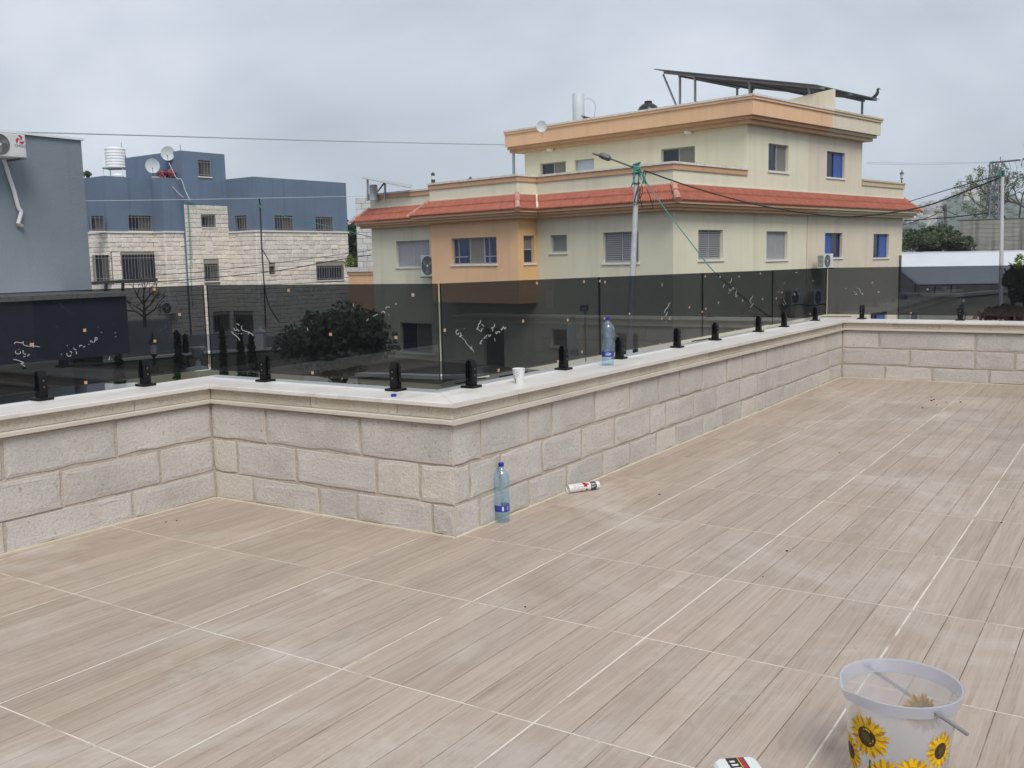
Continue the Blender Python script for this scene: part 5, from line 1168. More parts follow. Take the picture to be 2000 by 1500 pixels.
MB().box(5.99, 6.03, 5.12, 6.28, .01, 2.1).build('door', mat_or('dark_door', (0.06, 0.062, 0.07), .5), wing)
nb = thing('dark_reflection_house', 'unseen charcoal house added beyond the terrace to darken reflections in the smoked glass', 'house', (11, 26, GRD))  # unseen house, added so the smoked glass reflects something dark
MB().box(9.6, 18, 14, 44, GRD, 4.2).build('wall', DARKW, nb); MB().box(9.5, 18.1, 13.9, 44.1, 4.202, 4.4).build('roof_edge', CAPW, nb)
own = thing('own_house', 'own house with an unseen front added to darken reflections in the smoked glass', 'house', (0, -7, 0))  # front put behind the camera, unseen, as a dark thing to mirror
MB().box(-9, 9, -12, -6.95, GRD, 3.2).build('wall', mat('own_render', (0.16, 0.165, 0.17), .9, .1, .5), own); MB().box(-9.15, 9.15, -12.1, -6.8, 3.202, 3.4).build('roof_edge', CAPW, own)
for x in (-2, 2, 5): MB().box(x, x+1.4, -6.95, -6.9, .4, 2.2).build('window', DGLASS, own)
MB().prism([(XL-BK+.01, YN), (XR+.0, YN), (XR+.0, YF+BK-.01), (XF-BK+.01, YF+BK-.01), (XF-BK+.01, YM+BK-.01), (XL-BK+.01, YM+BK-.01)], GRD, -.252).build('lower_storey', MORTAR, own)
# ------------------------------------------------------------------ ground, garden walls, greenhouse
GND = mat('asphalt_and_paving', (0.105, 0.10, 0.095), .9, .2, .15, c2=(0.17, 0.16, 0.14), c2lo=.5, c2hi=.65, bump=.3, bscale=12)
tag(MB().add([(-2900, -2900, GRD), (2900, -2900, GRD), (2900, 2900, GRD), (-2900, 2900, GRD)], [(0, 1, 2, 3)]).build('ground', GND), 'grey ground around the houses', None, None, 'structure')
GRW = mat('grey_garden_wall', (0.24, 0.255, 0.28), .92, .15, .8, streak=.2); OLW = mat('olive_garden_wall', (0.20, 0.195, 0.15), .92, .12, .8); CONC = mat('board_marked_concrete', (0.30, 0.295, 0.265), .95, .18, .9, rnd=.06, streak=.55, stretch=(1, 1, 3.5), bump=.5, bscale=18)
WHITEC = mat('white_wall_coping', (0.66, 0.65, 0.62), .7, .08, 2)
def garden_wall(label, pts, th, m, cap=None, dep=None, name='garden_wall'):
    """pts: picture points of the top edge with depths"""
    P = [at(u, v, D) for u, v, D in pts]; t = thing(name, label, 'wall', (P[0].x, P[0].y, GRD)); mb, cp = MB(), MB()
    for A1, B1 in zip(P[:-1], P[1:]):
        d = (B1-A1); d.z = 0; d.normalize(); n = Vector((-d.y, d.x, 0)); n = n if n.dot(RZ) > 0 else -n
        for M_, o0, o1, e, zb, zt in ((mb, 0, th, 0, None, 0), (cp, -.05, th+.05, .03, -.0, .06)):
            q = [A1-d*e+n*o0, B1+d*e+n*o0, B1+d*e+n*o1, A1-d*e+n*o1]; zs = (A1.z, B1.z, B1.z, A1.z)
            lo = [(p.x, p.y, GRD if M_ is mb else z+.002) for p, z in zip(q, zs)]; hi = [(p.x, p.y, z+(0 if M_ is mb else .07)) for p, z in zip(q, zs)]
            M_.add(lo+hi, MB.BOXF)
    mb.build('wall', m, t)
    if cap: cp.build('wall_cap', cap, t)
    return t
garden_wall('low olive garden wall with a white cap behind the left glass', [(120, 716, 27), (400, 691, 30.5), (592, 680, 33.5)], .2, OLW, WHITEC)
garden_wall('grey rendered wall behind the garage, under the bare tree', [(240, 629, 40), (335, 623, 42)], .3, GRW)
garden_wall('grey boundary wall in front of the blue house', [(335, 656, 47), (460, 651, 48), (552, 659, 49)], .25, GRW)
garden_wall('long low wall in front of the cream house, seen under the glass', [(698, 735, 21), (862, 741, 19), (930, 738, 17.5)], .2, OLW, WHITEC)
garden_wall('grey retaining wall below the greenhouse with a rounded rim', [(1758, 577, 27.5), (1870, 580, 26), (1955, 572, 27), (2060, 572, 28)], .25, mat('grey_retaining_wall', (0.30, 0.295, 0.26), .9, .1, .7, streak=.15), mat_or('rim_grey', (0.36, 0.36, 0.36), .7))
cw = garden_wall('tall stained concrete wall behind the greenhouse', [(1873, 431, 76), (2090, 422, 73)], .3, CONC)
WC = Wall(at(1873, 431, 76), (at(2090, 431, 73)-at(1873, 431, 76)).xy.to_3d(), (-RZ.x, -RZ.y)); zc1 = at(1873, 431, 76).z-.04; Lw = (at(2090, 422, 73)-at(1873, 431, 76)).xy.length
for k in range(12): MB().wbox(WC, .0, Lw, -.01, random.uniform(.012, .03), zc1-.32*(k+1)+.018, zc1-.32*k).build('concrete_lift', CONC, cw, org=WC.p(0, 0, zc1-.32*k))
MB().wbox(WC, -.03, Lw, -.34, .05, zc1+.042, zc1+.12).build('wall_cap', mat_or('dark_cap', (0.14, 0.14, 0.13), .9), cw)
rw = Wall(at(1758, 600, 27.5), (at(1870, 600, 26)-at(1758, 600, 27.5)).xy.to_3d(), (-RZ.x, -RZ.y)); r_ = rw.rect(1796, 604, 1836, 640)
ht = thing('grey_hatch', 'grey louvred hatch in the retaining wall, seen under the glass', 'hatch', tuple(rw.p(r_[0], 0, r_[2]))); mb = MB(); frame_bars(mb, rw, r_[0], r_[1], r_[2], r_[3], .0, .06, .05); mb.build('frame', ALU, ht)
for k in range(6): z = r_[2]+.05+(r_[3]-r_[2]-.1)*k/6; MB().wbox(rw, r_[0]+.05, r_[1]-.05, .0, .04, z, z+.06).build('slat', ALUD, ht)
# greenhouse
TARP = mat('white_greenhouse_film', (0.56, 0.585, 0.62), .5, .06, .8, bump=.15, bscale=3)
gh = thing('greenhouse', 'low greenhouse with a white plastic film roof at the right', 'greenhouse', tuple(at(1850, 620, 31)))
mb = MB(); nx, ny = 26, 9; V = []
TL, TR_, BLp, BRp = at(1703, 494, 70), at(2120, 487, 66), at(1792, 557, 58), at(2110, 552, 54)
for j in range(ny+1):
    for i in range(nx+1):
        s, t = i/nx, j/ny; p = TL.lerp(TR_, s).lerp(BLp.lerp(BRp, s), t); p.z += .10*math.sin(math.pi*t)**.8 + .025*math.sin(s*nx*1.4)*math.sin(t*3) + random.uniform(-.012, .012); V.append(p)
mb.add(V, [(j*(nx+1)+i, j*(nx+1)+i+1, (j+1)*(nx+1)+i+1, (j+1)*(nx+1)+i) for j in range(ny) for i in range(nx)])
o = mb.build('film_roof', TARP, gh, smooth=True); md = o.modifiers.new('thickness', 'SOLIDIFY'); md.thickness = .02
for s in (0.0, .33, .66, 1.0): MB().tube(smooth_path([TL.lerp(TR_, s)+Vector((0, 0, -.03)), TL.lerp(TR_, s).lerp(BLp.lerp(BRp, s), .5)+Vector((0, 0, .06)), BLp.lerp(BRp, s)+Vector((0, 0, -.03))], 5), .03, 6).build('hoop', GALV, gh)
for s in (0.0, .5, 1.0):
    p = BLp.lerp(BRp, s); MB().tube([p, (p.x, p.y, GRD)], .04, 6).build('post', GALV, gh)
MB().tube([BLp, BRp], .04, 6).build('edge_pipe', ALUD, gh)
# ------------------------------------------------------------------ poles and cables
POLEM = mat('pale_painted_pole', (0.45, 0.45, 0.46), .6, .2, 3, c2=(0.24, 0.23, 0.25), c2lo=.55, c2hi=.7, stretch=(8, 8, .8)); ROPE = mat('green_twine', (0.045, 0.22, 0.175), .7, .2, 8); CABLE = mat('black_cable', (0.014, 0.014, 0.016), .6, .1, 3); WIRE = mat('grey_wire', (0.20, 0.22, 0.25), .6, .1, 3)
DP = 27.0; pt, pbm = at(1245, 319, DP), at(1229, 690, DP); pdir = (pbm-pt).normalized(); pb_ = pt+pdir*((pt.z-GRD)/-pdir.z)
pole = thing('street_lamp', 'pale street light pole with green cable ties in front of the cream house', 'street lamp', tuple(pb_))
MB().tube([pt, pt.lerp(pb_, .5), pb_], [.066, .086, .10], 14).build('pole', POLEM, pole, smooth=True)
MB().tube([at(1240, 328, DP), at(1200, 313, DP), at(1178, 305, DP)], .024, 6).build('arm', ALUD, pole)
MB().tube([at(1193, 311, DP), at(1188, 308.5, DP), at(1176, 304, DP), at(1170, 302.5, DP)], [.05, .09, .085, .05], 8).build('lamp_driver', ALUD, pole); MB().tube([at(1172, 304, DP), at(1157, 299.5, DP)], [.035, .02], 6).build('lamp_head', ALUD, pole)
g = MB()
for k in range(7): c0 = at(1244+random.uniform(-3, 3), 322+k*2.6, DP-.1); g.tube([c0+RX*-.10, c0+RX*.11+Vector((0, 0, random.uniform(-.05, .08)))], .028, 5)
for u0, v0, u1, v1 in ((1246, 330, 1252, 352), (1249, 328, 1258, 360), (1255, 340, 1262, 362), (1240, 336, 1232, 366)): g.tube(smooth_path([at(u0, v0, DP-.15), at((u0+u1)/2+2, (v0+v1)/2, DP-.15), at(u1, v1, DP-.15)], 4), .016, 5)
g.build('green_ties', ROPE, pole)
def loops(lst, r, m, name):
    mb = MB()
    for L_ in lst: mb.tube(smooth_path([at(u, v, DP-.12) for u, v in L_], 5), r, 5)
    mb.build(name, m, pole)
loops([[(1250, 334), (1247, 360), (1250, 378), (1245, 400)], [(1257, 334), (1256, 352), (1252, 366), (1249, 382)], [(1262, 334), (1259, 350), (1261, 360)], [(1249, 368), (1242, 382), (1240, 392), (1244, 396), (1248, 380), (1252, 395), (1255, 407)], [(1263, 368), (1268, 380), (1273, 395), (1275, 408)], [(1236, 338), (1237, 355), (1233, 365)], [(1246, 365), (1239, 392), (1239, 402)], [(1255, 366), (1254, 378), (1250, 388)]], .011, CABLE, 'loose_wires')
for v in (337, 358): MB().tube([at(1243.5-(v-337)*.04, v-1.2, DP), at(1243.5-(v-337)*.04, v+1.2, DP)], .115, 12).build('pole_band', GALV, pole)
DQ = 25.0; qt = at(1958, 346, DQ); qb = at(1954, 640, DQ); qd = (qb-qt).normalized(); qb = qt+qd*((qt.z-GRD)/-qd.z)
pole2 = thing('utility_pole', 'slim white utility pole in front of the concrete wall', 'pole', tuple(qb))
MB().tube([qt, qt.lerp(qb, .6), qb], [.042, .055, .065], 12).build('pole', mat('white_pole', (0.52, 0.52, 0.53), .6, .12, 2, c2=(0.35, 0.34, 0.34), c2lo=.58, c2hi=.7, stretch=(6, 6, 1)), pole2, smooth=True)
g = MB(); c0 = at(1957, 340, DQ)
for k in range(6): g.tube([c0+RX*-.065+Vector((0, 0, -.07+k*.028)), c0+RX*random.uniform(.03, .085)+Vector((0, 0, -.06+k*.03))], .018, 5)
g.build('green_ties', ROPE, pole2); MB().tube([qt, qt+Vector((0, 0, .16))], .03, 6).build('pole_cap', LAMPG, pole2)
def cable(label, pts, r, m, group='overhead cables', k=6):
    P = smooth_path([at(*p) for p in pts], k); return tag(MB().tube(P, r, 5).build('cable', m, org=P[0]), label, 'cable', group)
cable('thick black cable sagging between the street lamp and the white pole', [(1258, 333, DP-.1), (1360, 368, 27), (1480, 400, 26.8), (1600, 419, 26.6), (1680, 422, 26.3), (1797, 405, 25.9), (1880, 376, 25.5), (1955, 346, DQ)], .020, CABLE)
cable('black cable from the white pole to the red roof corner', [(1952, 343, DQ), (1870, 365, 33), (1775, 394, 46)], .017, CABLE)
cable('green cable slanting down from the street lamp behind the glass', [(1255, 345, DP-.1), (1300, 410, 26), (1345, 468, 24.5), (1392, 528, 22.5), (1450, 580, 20), (1520, 630, 17)], .014, ROPE)
cable('long high wire crossing the sky at the left', [(-30, 256, 40), (300, 265, 44), (640, 275, 49), (1000, 283, 54)], .028, mat_or('aerial_wire', (0.36, 0.39, 0.43), .6))
cable('thin pale wire crossing the blue house wall', [(120, 393, 50), (350, 390, 52), (560, 386, 54), (760, 382, 56)], .013, mat_or('pale_wire', (0.50, 0.54, 0.58), .6))
cable('green wire sagging from the black mast across the blue house', [(508, 403, 55), (560, 424, 54), (620, 437, 52), (680, 452, 50), (725, 463, 47)], .020, ROPE)
cable('upper black wire crossing the stone wall', [(300, 538, 52), (420, 528, 51), (560, 511, 49), (724, 489, 46)], .013, CABLE)
cable('lower black wire crossing the stone wall', [(205, 553, 36), (330, 549, 42), (470, 537, 47), (560, 526, 48), (640, 511, 47), (724, 498, 46)], .020, CABLE)
cable('faint twin wire from the lattice mast to the left', [(1692, 317, 80), (1800, 318.5, 78), (1935, 316, 80)], .014, mat_or('aerial_wire', (0.36, 0.39, 0.43), .6))
cable('lower faint wire from the lattice mast to the left', [(1692, 320, 80), (1800, 321.5, 78), (1935, 317.5, 80)], .014, mat_or('aerial_wire', (0.36, 0.39, 0.43), .6))
cable('dark cable from the wooden pole towards the concrete wall', [(1766, 431, 62), (1850, 425, 60), (1930, 416, 58)], .035, CABLE)
cable('dark cable falling right from the wooden pole', [(1848, 411, 86), (1868, 420, 84), (1880, 423, 82)], .03, CABLE); cable('dark cable falling left from the wooden pole', [(1843, 410, 86), (1815, 424, 88), (1762, 440, 90)], .03, CABLE)
cable('thin guy wire of the wooden pole', [(1838, 416, 86), (1815, 440, 86), (1795, 465, 86)], .025, WIRE)
# black mast with hanging cable in front of the blue house
bm_ = thing('cable_mast', 'thin black cable mast in front of the blue house', 'pole', tuple(at(516, 640, 54)))
MB().tube([at(506, 387, 55), at(508, 400, 55), at(511, 480, 54.6), at(516, 560, 54), at(519, 640, 54)], [.045, .048, .04, .035, .035], 8).build('mast', CABLE, bm_); MB().tube(smooth_path([at(512, 490, 54.5), at(517, 560, 52), at(527, 600, 48), at(545, 628, 44)], 6), .03, 5).build('hanging_cable', CABLE, bm_)
MB().tube([at(513, 488, 54), at(529, 516, 54)], .03, 5).build('stay', CABLE, bm_)
g = MB()
for k in range(5): c0 = at(503+k*1.2, 399+k*1.3, 54.8); g.tube([c0, c0+RX*random.uniform(-.2, .2)+Vector((0, 0, random.uniform(-.15, .1)))], .03, 5)
g.build('green_ties', ROPE, bm_)
tw = thing('green_wire_bundle', 'green twine bundle running down the stone stair tower', 'cable', tuple(at(368, 395, 60)), group='overhead cables'); g = MB(); WTP = lambda u, v: WT.p(WT.px(u, v, .12)[0], .12, WT.px(u, v, .12)[1])
g.tube([WTP(366, 396), WTP(370, 450), WTP(372, 520), WTP(376, 600)], .018, 5); g.tube([WTP(368, 398), WTP(373, 470), WTP(375, 520)], .012, 5); g.tube([WTP(364, 394), WTP(382, 398)], .035, 5); g.build('twine', ROPE, tw)
wc = mat_or('pale_wire', (0.50, 0.54, 0.58), .6)
cable('pale dish cable hanging across the blue tower', [(330, 318, 60.5), (345, 348, 60.5), (354, 350, 60.5), (362, 372, 60.5), (371, 391, 60.3)], .022, wc, 'dish cables'); cable('lower pale dish cable on the blue curved wall', [(322, 345, 60.5), (340, 368, 60.5), (358, 386, 60.3)], .018, wc, 'dish cables')
# wooden pole and lattice mast
WOOD = mat('weathered_pole', (0.13, 0.135, 0.14), .9, .15, 2, stretch=(6, 6, .5)); wp = thing('wooden_pole', 'weathered wooden pole with a small lamp before the hazy hill', 'pole', tuple(at(1849, 480, 86)))
MB().tube([at(1846, 399, 86), at(1849.5, 500, 86)], [.12, .14], 10).build('pole', WOOD, wp); MB().tube([at(1844, 403, 86), at(1846, 412, 86)], .18, 8).build('cable_clamp', LAMPG, wp); MB().tube([at(1846, 416, 86), at(1832, 414, 86)], .07, 6).build('lamp_arm', WOOD, wp); MB().tube([at(1834, 413.5, 86), at(1826, 413.5, 86)], .14, 6).build('lamp_head', OLW, wp)
STL = mat('lattice_steel', (0.17, 0.185, 0.20), .6, .15, 3); DT = 80.0; mast = thing('lattice_mast', 'grey steel lattice mast with a cross-arm behind the concrete wall', 'mast', tuple(at(1938, 470, DT)))
mb = MB(); cs = []
for v, hw in ((316, 5.6), (470, 10.5)): c0 = at(1942 - (v-316)*.045, v, DT); w_ = hw*DT/FPX; cs.append([c0+RX*sx*w_+Vector((RZ.x, RZ.y, 0))*sy*w_ for sx, sy in ((-1, -1), (1, -1), (1, 1), (-1, 1))])
for k in range(4): mb.tube([cs[0][k], cs[1][k]], .055, 4)
mb.build('corner_legs', STL, mast); mb = MB(); nb_ = 16
for q in range(nb_):
    for k in range(4):
        A1, B1 = cs[0][k].lerp(cs[1][k], q/nb_), cs[0][(k+1) % 4].lerp(cs[1][(k+1) % 4], (q+1)/nb_); mb.tube([A1, B1] if q % 2 else [cs[0][(k+1) % 4].lerp(cs[1][(k+1) % 4], q/nb_), cs[0][k].lerp(cs[1][k], (q+1)/nb_)], .03, 4)
        mb.tube([A1, cs[0][(k+1) % 4].lerp(cs[1][(k+1) % 4], q/nb_)], .026, 4)
tag(mb.build('lattice_bars', STL, mast), kind='stuff')
MB().tube([at(1936, 318, DT), at(1992, 312.5, DT-4)], .085, 4).build('cross_arm', STL, mast); MB().tube([at(1954, 316, DT), at(1954, 306, DT)], .05, 4).build('arm_spike', STL, mast); MB().tube([at(1943, 351, DT), at(1988, 346, DT-5)], .05, 4).build('lower_arm', STL, mast)
for u in (1960, 1970, 1982): MB().tube(smooth_path([at(u, 316, DT-2), at(u+4, 330, DT-2), at(u-4, 346, DT-2)], 4), .012, 4).build('jumper_wire', CABLE, mast)
for u in (1952, 1961, 1970, 1979, 1986): MB().tube([at(u, 350, DT-3), at(u+1, 337, DT-3)], .05, 6).build('insulator', STL, mast)
# small garden things behind the left glass
lantern('garden_lantern', 'white garden lantern behind the second clamp from the left', at(302, 714, 24), 1.3)
IVY = mat('urn_stone', (0.45, 0.47, 0.50), .8, .1, 4); uc = at(388, 722, 24); urn = thing('garden_urn', 'pale stone urn on a foot behind the left glass', 'urn', tuple(uc)); MB().lathe([(.30, 0), (.28, .05), (.07, .10), (.05, .26), (.13, .33), (.155, .50), (.18, .53), (.18, .56), (.12, .55)], tuple(uc), 20).build('urn', IVY, urn, smooth=True); MB().box(uc.x-.3, uc.x+.3, uc.y-.3, uc.y+.3, GRD, uc.z-.002).build('pedestal', OLW, urn)
cabn = at(505, 684, 31); wcab = Wall(cabn, (RX.x, RX.y), (-RZ.x, -RZ.y)); cb_ = thing('white_cabinet', 'white metal cabinet with a peaked top behind the glass', 'cabinet', tuple(cabn)); W_ = .17
MB().wbox(wcab, -W_, W_, -.3, 0, cabn.z, cabn.z+.56).build('cabinet_body', WHT, cb_); mb = MB(); V = [wcab.p(a, b, z) for b in (-.3, .03) for a, z in ((-W_-.02, cabn.z+.562), (W_+.02, cabn.z+.562), (0.02, cabn.z+.70))]; mb.add(V, [(0, 1, 2), (5, 4, 3), (0, 3, 4, 1), (1, 4, 5, 2), (2, 5, 3, 0)]); mb.build('cabinet_roof', WHT, cb_)
fl = thing('floodlight', 'black floodlight set behind the glass in place of a reflection', 'floodlight', tuple(at(1140, 601, 22))); wfl = Wall(at(1141, 602, 22), (RX.x, RX.y), (-RZ.x, -RZ.y)); mb = MB(); zc_ = at(1141, 602, 22).z  # modelled behind the pane to stand in for a floodlight mirrored in it
frame_bars(mb, wfl, -.09, .09, zc_-.065, zc_+.065, -.05, .02, .02); mb.build('housing', LAMPG, fl); MB().wbox(wfl, -.07, .07, -.04, -.01, zc_-.045, zc_+.045).build('lens', ALU, fl); MB().tube([wfl.p(0.02, -.04, zc_-.07), wfl.p(.03, -.04, GRD)], .015, 6).build('stake', GALV, fl)
# parked car below the terrace at the left
CARP = mat('pale_car_paint', (0.55, 0.56, 0.57), .25, .04, 3, spec=.5); TYRE = mat('tyre', (0.02, 0.02, 0.02), .8, .1, 8)
ccp = at(232, 752, 25.5); car = thing('parked_car', 'pale car parked below the terrace, only its roof showing', 'car', (ccp.x, ccp.y, GRD), math.atan2(RX.y, RX.x)+.35)
ztop = ccp.z-GRD; prof = [(-2.1, .35), (2.05, .35), (2.12, .7), (1.95, .85), (1.05, .95), (.45, ztop-.04), (-.9, ztop), (-1.6, .98), (-2.1, .9)]
def carprism(p, w, name, m, parent, ins=0):
    n = len(p); V = [(x, -w+(ins if z > 1 else 0), z) for x, z in p]+[(x, w-(ins if z > 1 else 0), z) for x, z in p]; return local(MB().add(V, [tuple(range(n)), tuple(range(2*n-1, n-1, -1))]+[(i, (i+1) % n, n+(i+1) % n, n+i) for i in range(n)]), name, m, parent, bevel=.02)
carprism(prof, .85, 'body', CARP, car, .12)
local(MB().add([(1.02, -.7, .99), (1.02, .7, .99), (.50, .62, ztop-.07), (.50, -.62, ztop-.07)], [(0, 1, 2, 3)]).map(lambda p: (p.x+.03, p.y, p.z+.01)), 'windscreen', DGLASS, car)
for s in (-1, 1): local(MB().add([(.9, s*.86, .98), (-1.4, s*.86, 1.0), (-.85, s*.75, ztop-.06), (.4, s*.75, ztop-.1)], [(0, 1, 2, 3)]), 'side_window', DGLASS, car)
for x in (-1.3, 1.3):
    for s in (-1, 1): local(MB().tube([(x, s*.70, .31), (x, s*.88, .31)], .31, 20), 'wheel', TYRE, car)
# ------------------------------------------------------------------ trees and shrubs
BARK = mat('bark', (0.085, 0.070, 0.055), .9, .25, 6, stretch=(3, 3, .6))
OLIVE = leaf('olive_leaf', (0.10, 0.14, 0.085), (0.19, 0.225, 0.16), .4); DARKL = leaf('dark_leaf', (0.030, 0.060, 0.022), (0.06, 0.095, 0.03)); YELL = leaf('yellow_green_leaf', (0.13, 0.17, 0.03), (0.22, 0.24, 0.04)); BUSHL = leaf('grey_green_leaf', (0.070, 0.100, 0.050), (0.115, 0.145, 0.075)); CYPL = leaf('cypress_leaf', (0.018, 0.036, 0.020), (0.035, 0.06, 0.03)); SPRL = leaf('spring_leaf', (0.10, 0.15, 0.045), (0.16, 0.21, 0.07)); PURL = leaf('plum_leaf', (0.085, 0.028, 0.035), (0.14, 0.06, 0.055))
def trunk_and_limbs(mb, base, top, r, limbs, spread, seed):
    rn = random.Random(seed); mb.tube([base, base.lerp(top, .5)+Vector((rn.uniform(-.1, .1), rn.uniform(-.1, .1), 0)), top], [r, r*.8, r*.6], 8); ends = []
    for k in range(limbs):
        a = 2*math.pi*k/limbs+rn.uniform(-.4, .4); s = base.lerp(top, rn.uniform(.55, 1.0)); e = top+Vector((math.cos(a)*spread.x*rn.uniform(.5, .95), math.sin(a)*spread.y*rn.uniform(.5, .95), spread.z*rn.uniform(.3, 1.0)))
        mid = s.lerp(e, .5)+Vector((0, 0, spread.z*.12)); mb.tube(smooth_path([s, mid, e], 4), [r*.5*(1-i/9)+.008 for i in range(9)], 5); ends.append((s, mid, e))
    return ends
def tree(name, label, base, c, rx, ry, rz_, n, size, m, cat='tree', clumps=14, limbs=6, tr=.09, group=None, aspect=1.8, seed=1):
    rn = random.Random(seed); t = thing(name, label, cat, tuple(base), group=group); mb = MB(); trunk_and_limbs(mb, Vector(base), Vector((c.x, c.y, c.z-rz_*.55)), tr, limbs, Vector((rx, ry, rz_*1.2)), seed); mb.build('trunk', BARK, t, smooth=True)
    cr = MB(); 
    for k in range(clumps):
        while True:
            d = Vector((rn.uniform(-1, 1), rn.uniform(-1, 1), rn.uniform(-1, 1)))
            if d.length < 1: break
        f = rn.uniform(.18, .42) if clumps > 40 else rn.uniform(.28, .5); leaves(cr, c+Vector((d.x*rx*.75, d.y*ry*.75, d.z*rz_*.75)), rx*f, ry*f, rz_*f*1.1, n//clumps, size, .25, aspect)
    cr.build('crown', m, t, fixn=False); return t
oc = at(655, 664, 23.5); tree('olive_tree', 'round dark olive tree behind the smoked glass', (oc.x, oc.y, GRD), oc, 1.6, 1.5, .98, 8000, .075, OLIVE, clumps=46, seed=3, tr=.14)
for u, v0, D, R_, lab in ((433, 640, 29, .14, 'dark cypress just right of the inner corner gap'), (468, 648, 29, .17, 'dark cypress left of the white cabinet, left of the pair'), (490, 652, 29.5, .17, 'dark cypress left of the white cabinet, right of the pair'), (345, 645, 29, .18, 'dark cypress behind the left glass, near the grey wall'), (361, 652, 30, .14, 'slim dark cypress behind the left glass'), (231, 690, 26, .2, 'dark shrub under the end of the grey porch')):
    tp = at(u, v0, D); t = thing('cypress', lab, 'cypress', (tp.x, tp.y, GRD), group='garden cypresses'); H_ = tp.z-GRD; MB().tube([(tp.x, tp.y, GRD), (tp.x, tp.y, tp.z-.2)], .04, 6).build('trunk', BARK, t)
    cr = MB()
    for k in range(12): z = GRD+.2+(H_-.3)*k/12; leaves(cr, Vector((tp.x, tp.y, z+H_/24)), R_*(1.1-.8*(k/12)**2), R_*(1.1-.8*(k/12)**2), H_/14, 130, .06, .0, 2.4)
    cr.build('crown', CYPL, t, fixn=False)
bt = thing('bare_tree', 'leafless pruned tree above the grey wall behind the left glass', 'tree', tuple(at(282, 640, 38))); mb = MB()
rb = random.Random(5)
def twig(p, d, L_, r, k):
    e = p+d*L_; mid = p.lerp(e, .5)+Vector((rb.uniform(-.1, .1), rb.uniform(-.1, .1), rb.uniform(0, .1)))*L_; mb.tube([p, mid, e], [r, r*.85, r*.65], 5)
    if k:
        for _ in range(rb.choice((2, 3))): twig(e, (d+Vector((rb.gauss(0, .5), rb.gauss(0, .5), rb.gauss(.15, .3)))).normalized(), L_*rb.uniform(.6, .85), r*.6, k-1)
b0_ = at(283, 640, 38); mb.tube([b0_, at(282, 612, 38), at(281, 592, 38)], [.075, .06, .05], 7)
for u, v, dx, l_ in ((282, 612, -.75, .38), (282, 606, .7, .38), (281, 592, .05, .45), (281, 596, -.4, .42), (281, 594, .45, .4), (283, 620, -.95, .45), (283, 618, .95, .45)): twig(at(u, v, 38), (RX*dx+Vector((0, 0, .6))).normalized(), l_, .035, 3)
mb.build('branches', BARK, bt, smooth=True)
# bushes and trees at the right
for u, v, D, rx, rz_, sd, lab in ((1790, 470, 72, 1.6, 1.05, 5, 'rounded grey-green bush at the left end of the hedge by the cream house'), (1828, 466, 73, 1.75, 1.25, 6, 'taller grey-green bush in the middle of the hedge'), (1862, 474, 72, 1.45, .88, 7, 'low grey-green bush beside the concrete wall')):
    c = at(u, v, D); tree('hedge_bush', lab, (c.x, c.y, GRD), c, rx, 1.6, rz_, 3600, .12, BUSHL, 'bush', 16, 6, .07, 'bushes by the concrete wall', 2.4, sd)
c = at(2003, 545, 12.5); tree('garden_shrub', 'dark shrub with yellow-green tips at the right edge', (c.x, c.y, GRD), c, .27, .3, .31, 900, .055, DARKL, 'shrub', 12, 5, .03, None, 1.8, 9)
tp_ = at(1995, 512, 12.5); tt = [o for o in bpy.data.objects if o.name == 'garden_shrub'][0]; mb = MB(); leaves(mb, tp_, .15, .16, .10, 70, .05, .0); mb.build('young_leaves', YELL, tt, fixn=False)
c = at(1975, 612, 13.2); tree('plum_bush', 'reddish plum-leaved bush below the white pole', (c.x, c.y, GRD), c, .50, .5, .17, 900, .05, PURL, 'bush', 14, 6, .02, None, 1.8, 12)
c = at(1880, 607, 13.6); tree('young_sapling', 'thin green sapling behind the far-wall clamp', (c.x, c.y, GRD), c, .09, .09, .12, 40, .035, SPRL, 'sapling', 4, 3, .01, None, 2.0, 13)
st = thing('spring_tree', 'sparse budding tree behind the concrete wall at the right', 'tree', tuple(at(2000, 470, 92))); mb = MB(); cr = MB(); rn = random.Random(21)
def grow(p, d, L_, r, k):
    e = p+d*L_; mid = p.lerp(e, .5)+Vector((rn.uniform(-.08, .08), rn.uniform(-.08, .08), rn.uniform(-.05, .08)))*L_; mb.tube([p, mid, e], [r, r*.85, r*.65], 5)
    if k == 0: leaves(cr, e, .26, .26, .24, 9, .10, .0, 1.5); return
    if k <= 2 and rn.random() < .6: leaves(cr, mid, .35, .35, .3, 8, .10, .0, 1.5)
    for _ in range(3 if k > 1 else rn.choice((2, 3))):
        nd = (d+Vector((rn.gauss(0, .55), rn.gauss(0, .55), rn.gauss(.05, .4)))).normalized(); grow(e, nd, L_*rn.uniform(.6, .85), r*.62, k-1)
for u0, dx, s_ in ((1955, -.55, 1.2), (1968, -.2, 1.15), (1990, .1, 1.3), (2012, .1, 1.3), (1985, -.85, 1.2), (2020, -.4, 1.3)):
    p = at(u0, 448, 92); grow(p, (RX*dx+Vector((0, 0, .75))+RZ*rn.uniform(-.2, .2)).normalized(), s_*1.75, .11, 4)
mb.build('branches', BARK, st); cr.build('crown', SPRL, st, fixn=False)
c = at(693, 478, 78); tree('back_tree', 'tall green tree between the blue house and the white stone house', (c.x, c.y, GRD), c, 1.1, 1.2, 1.9, 3500, .14, DARKL, 'tree', 16, 6, .14, None, 1.6, 31)
c = at(694, 513, 66); tree('back_bush', 'bright green bush between the blue and the cream house', (c.x, c.y, GRD), c, .8, .8, .75, 1500, .11, YELL, 'bush', 10, 5, .06, None, 1.6, 32)
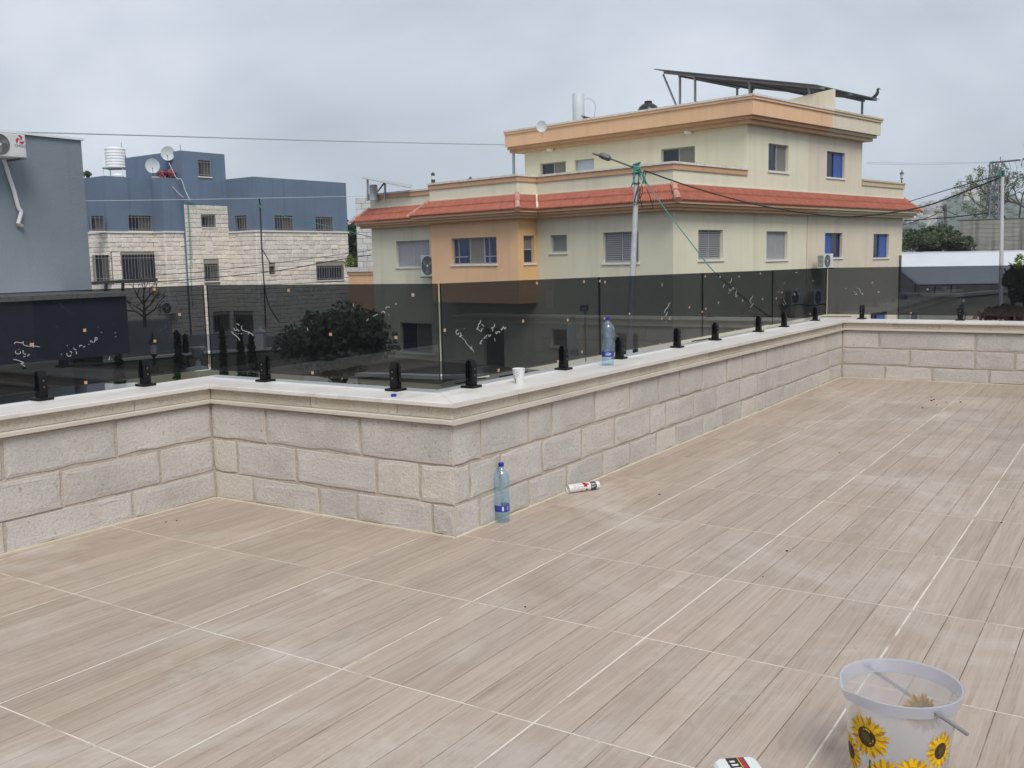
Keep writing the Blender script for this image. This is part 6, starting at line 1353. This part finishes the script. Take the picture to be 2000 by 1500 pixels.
c = at(168, 340, 76); tree('roof_plant', 'green plant behind the blue house roof edge at the left', (c.x, c.y, c.z-1.5), c, .5, .5, .28, 300, .1, BUSHL, 'plant', 5, 4, .03, None, 1.8, 33)
HEDG = MB(); 
for k in range(24): c = at(540+k*7.0, 748, 17.0); leaves(HEDG, c+Vector((0, 0, -.12)), .12, .15, .13, 50, .045, .0)
tag(HEDG.build('hedge_leaves', DARKL, fixn=False), 'dense green hedge under the middle glass panel', 'hedge', None, 'stuff')
# ------------------------------------------------------------------ far hill with houses, haze
HILLM = mat('far_hillside', (0.06, 0.08, 0.05), .95, .3, .012, c2=(0.13, 0.125, 0.085), c2lo=.52, c2hi=.66)
mb = MB(); V = []; nu, nv = 90, 26; rn = random.Random(4)
def hill_h(u, D):
    r = max(0.0, (D-700)/1200.0); k = (1-math.exp(-2.2*r)); prof = 58 + 40*math.exp(-((u-1930)/130.0)**2) + 5*math.sin(u*.021)+3*math.sin(u*.057+1) + 24*math.exp(-((u-1000)/900.0)**2)*.3
    return GRD + k*prof*1.12 + 2.5*math.sin(D*.013+u*.02)*k
for j in range(nv+1):
    D = 700+1500*j/nv
    for i in range(nu+1):
        u = -300+2600*i/nu; p = at(u, yh(u), D); V.append((p.x, p.y, hill_h(u, D)+rn.uniform(-.8, .8)*min(1, j/4)-(.3 if j == 0 else 0)))
mb.add(V, [(j*(nu+1)+i, j*(nu+1)+i+1, (j+1)*(nu+1)+i+1, (j+1)*(nu+1)+i) for j in range(nv) for i in range(nu)])
tag(mb.build('hill', HILLM, smooth=True), 'hazy green hillside on the horizon', None, None, 'structure')
HW = mat('far_house_wall', (0.50, 0.47, 0.42), .9, .1, .05, rnd=.15); rn = random.Random(8)
for k in range(46):
    u = rn.uniform(1768, 1900); D = rn.uniform(900, 1700); p = at(u, yh(u), D); z = hill_h(u, D); w_, d_, h_ = rn.uniform(6, 13), rn.uniform(6, 11), rn.uniform(4, 8)
    o = MB().box(-w_/2, w_/2, -d_/2, d_/2, -3, h_).box(-w_/2-.3, w_/2+.3, -d_/2-.3, d_/2+.3, h_+.01, h_+.6).box(-w_/4, w_/8, -d_/4, d_/4, h_+.61, h_+2.4).build('far_house', HW, org=(0, 0, 0)); o.location = (p.x, p.y, z); o.rotation_euler[2] = rn.uniform(0, 3)
    tag(o, 'tiny pale house on the hazy hillside', 'house', 'houses on the far hill')
FT = MB()
for k in range(1500):
    u = rn.uniform(1000, 2100); D = rn.uniform(780, 1800); p = at(u, yh(u), D); z = hill_h(u, D); s = rn.uniform(2.0, 4.5)
    FT.lathe([(s*.5, -.5), (s, s*.4), (s*.8, s*.9), (0, s*1.25)], (p.x, p.y, z), 6, cap0=False)
tag(FT.build('hill_trees', BUSHL, fixn=False), 'scattered dark trees covering the far hillside', 'trees', None, 'stuff')
hz = tag(MB().box(-3000, 3000, -3000, 3000, GRD-1, 170).build('haze', None), 'thin bluish haze over the valley', 'haze', None, 'stuff')
m, nt, N, L, out = nodes_of('haze_air'); pv = N('ShaderNodeVolumePrincipled'); pv.inputs['Color'].default_value = (0.80, 0.88, 1.0, 1); pv.inputs['Density'].default_value = 0.00030; pv.inputs['Anisotropy'].default_value = 0.2
L(pv.outputs[0], out.inputs['Volume']); hz.data.materials.clear(); hz.data.materials.append(m)
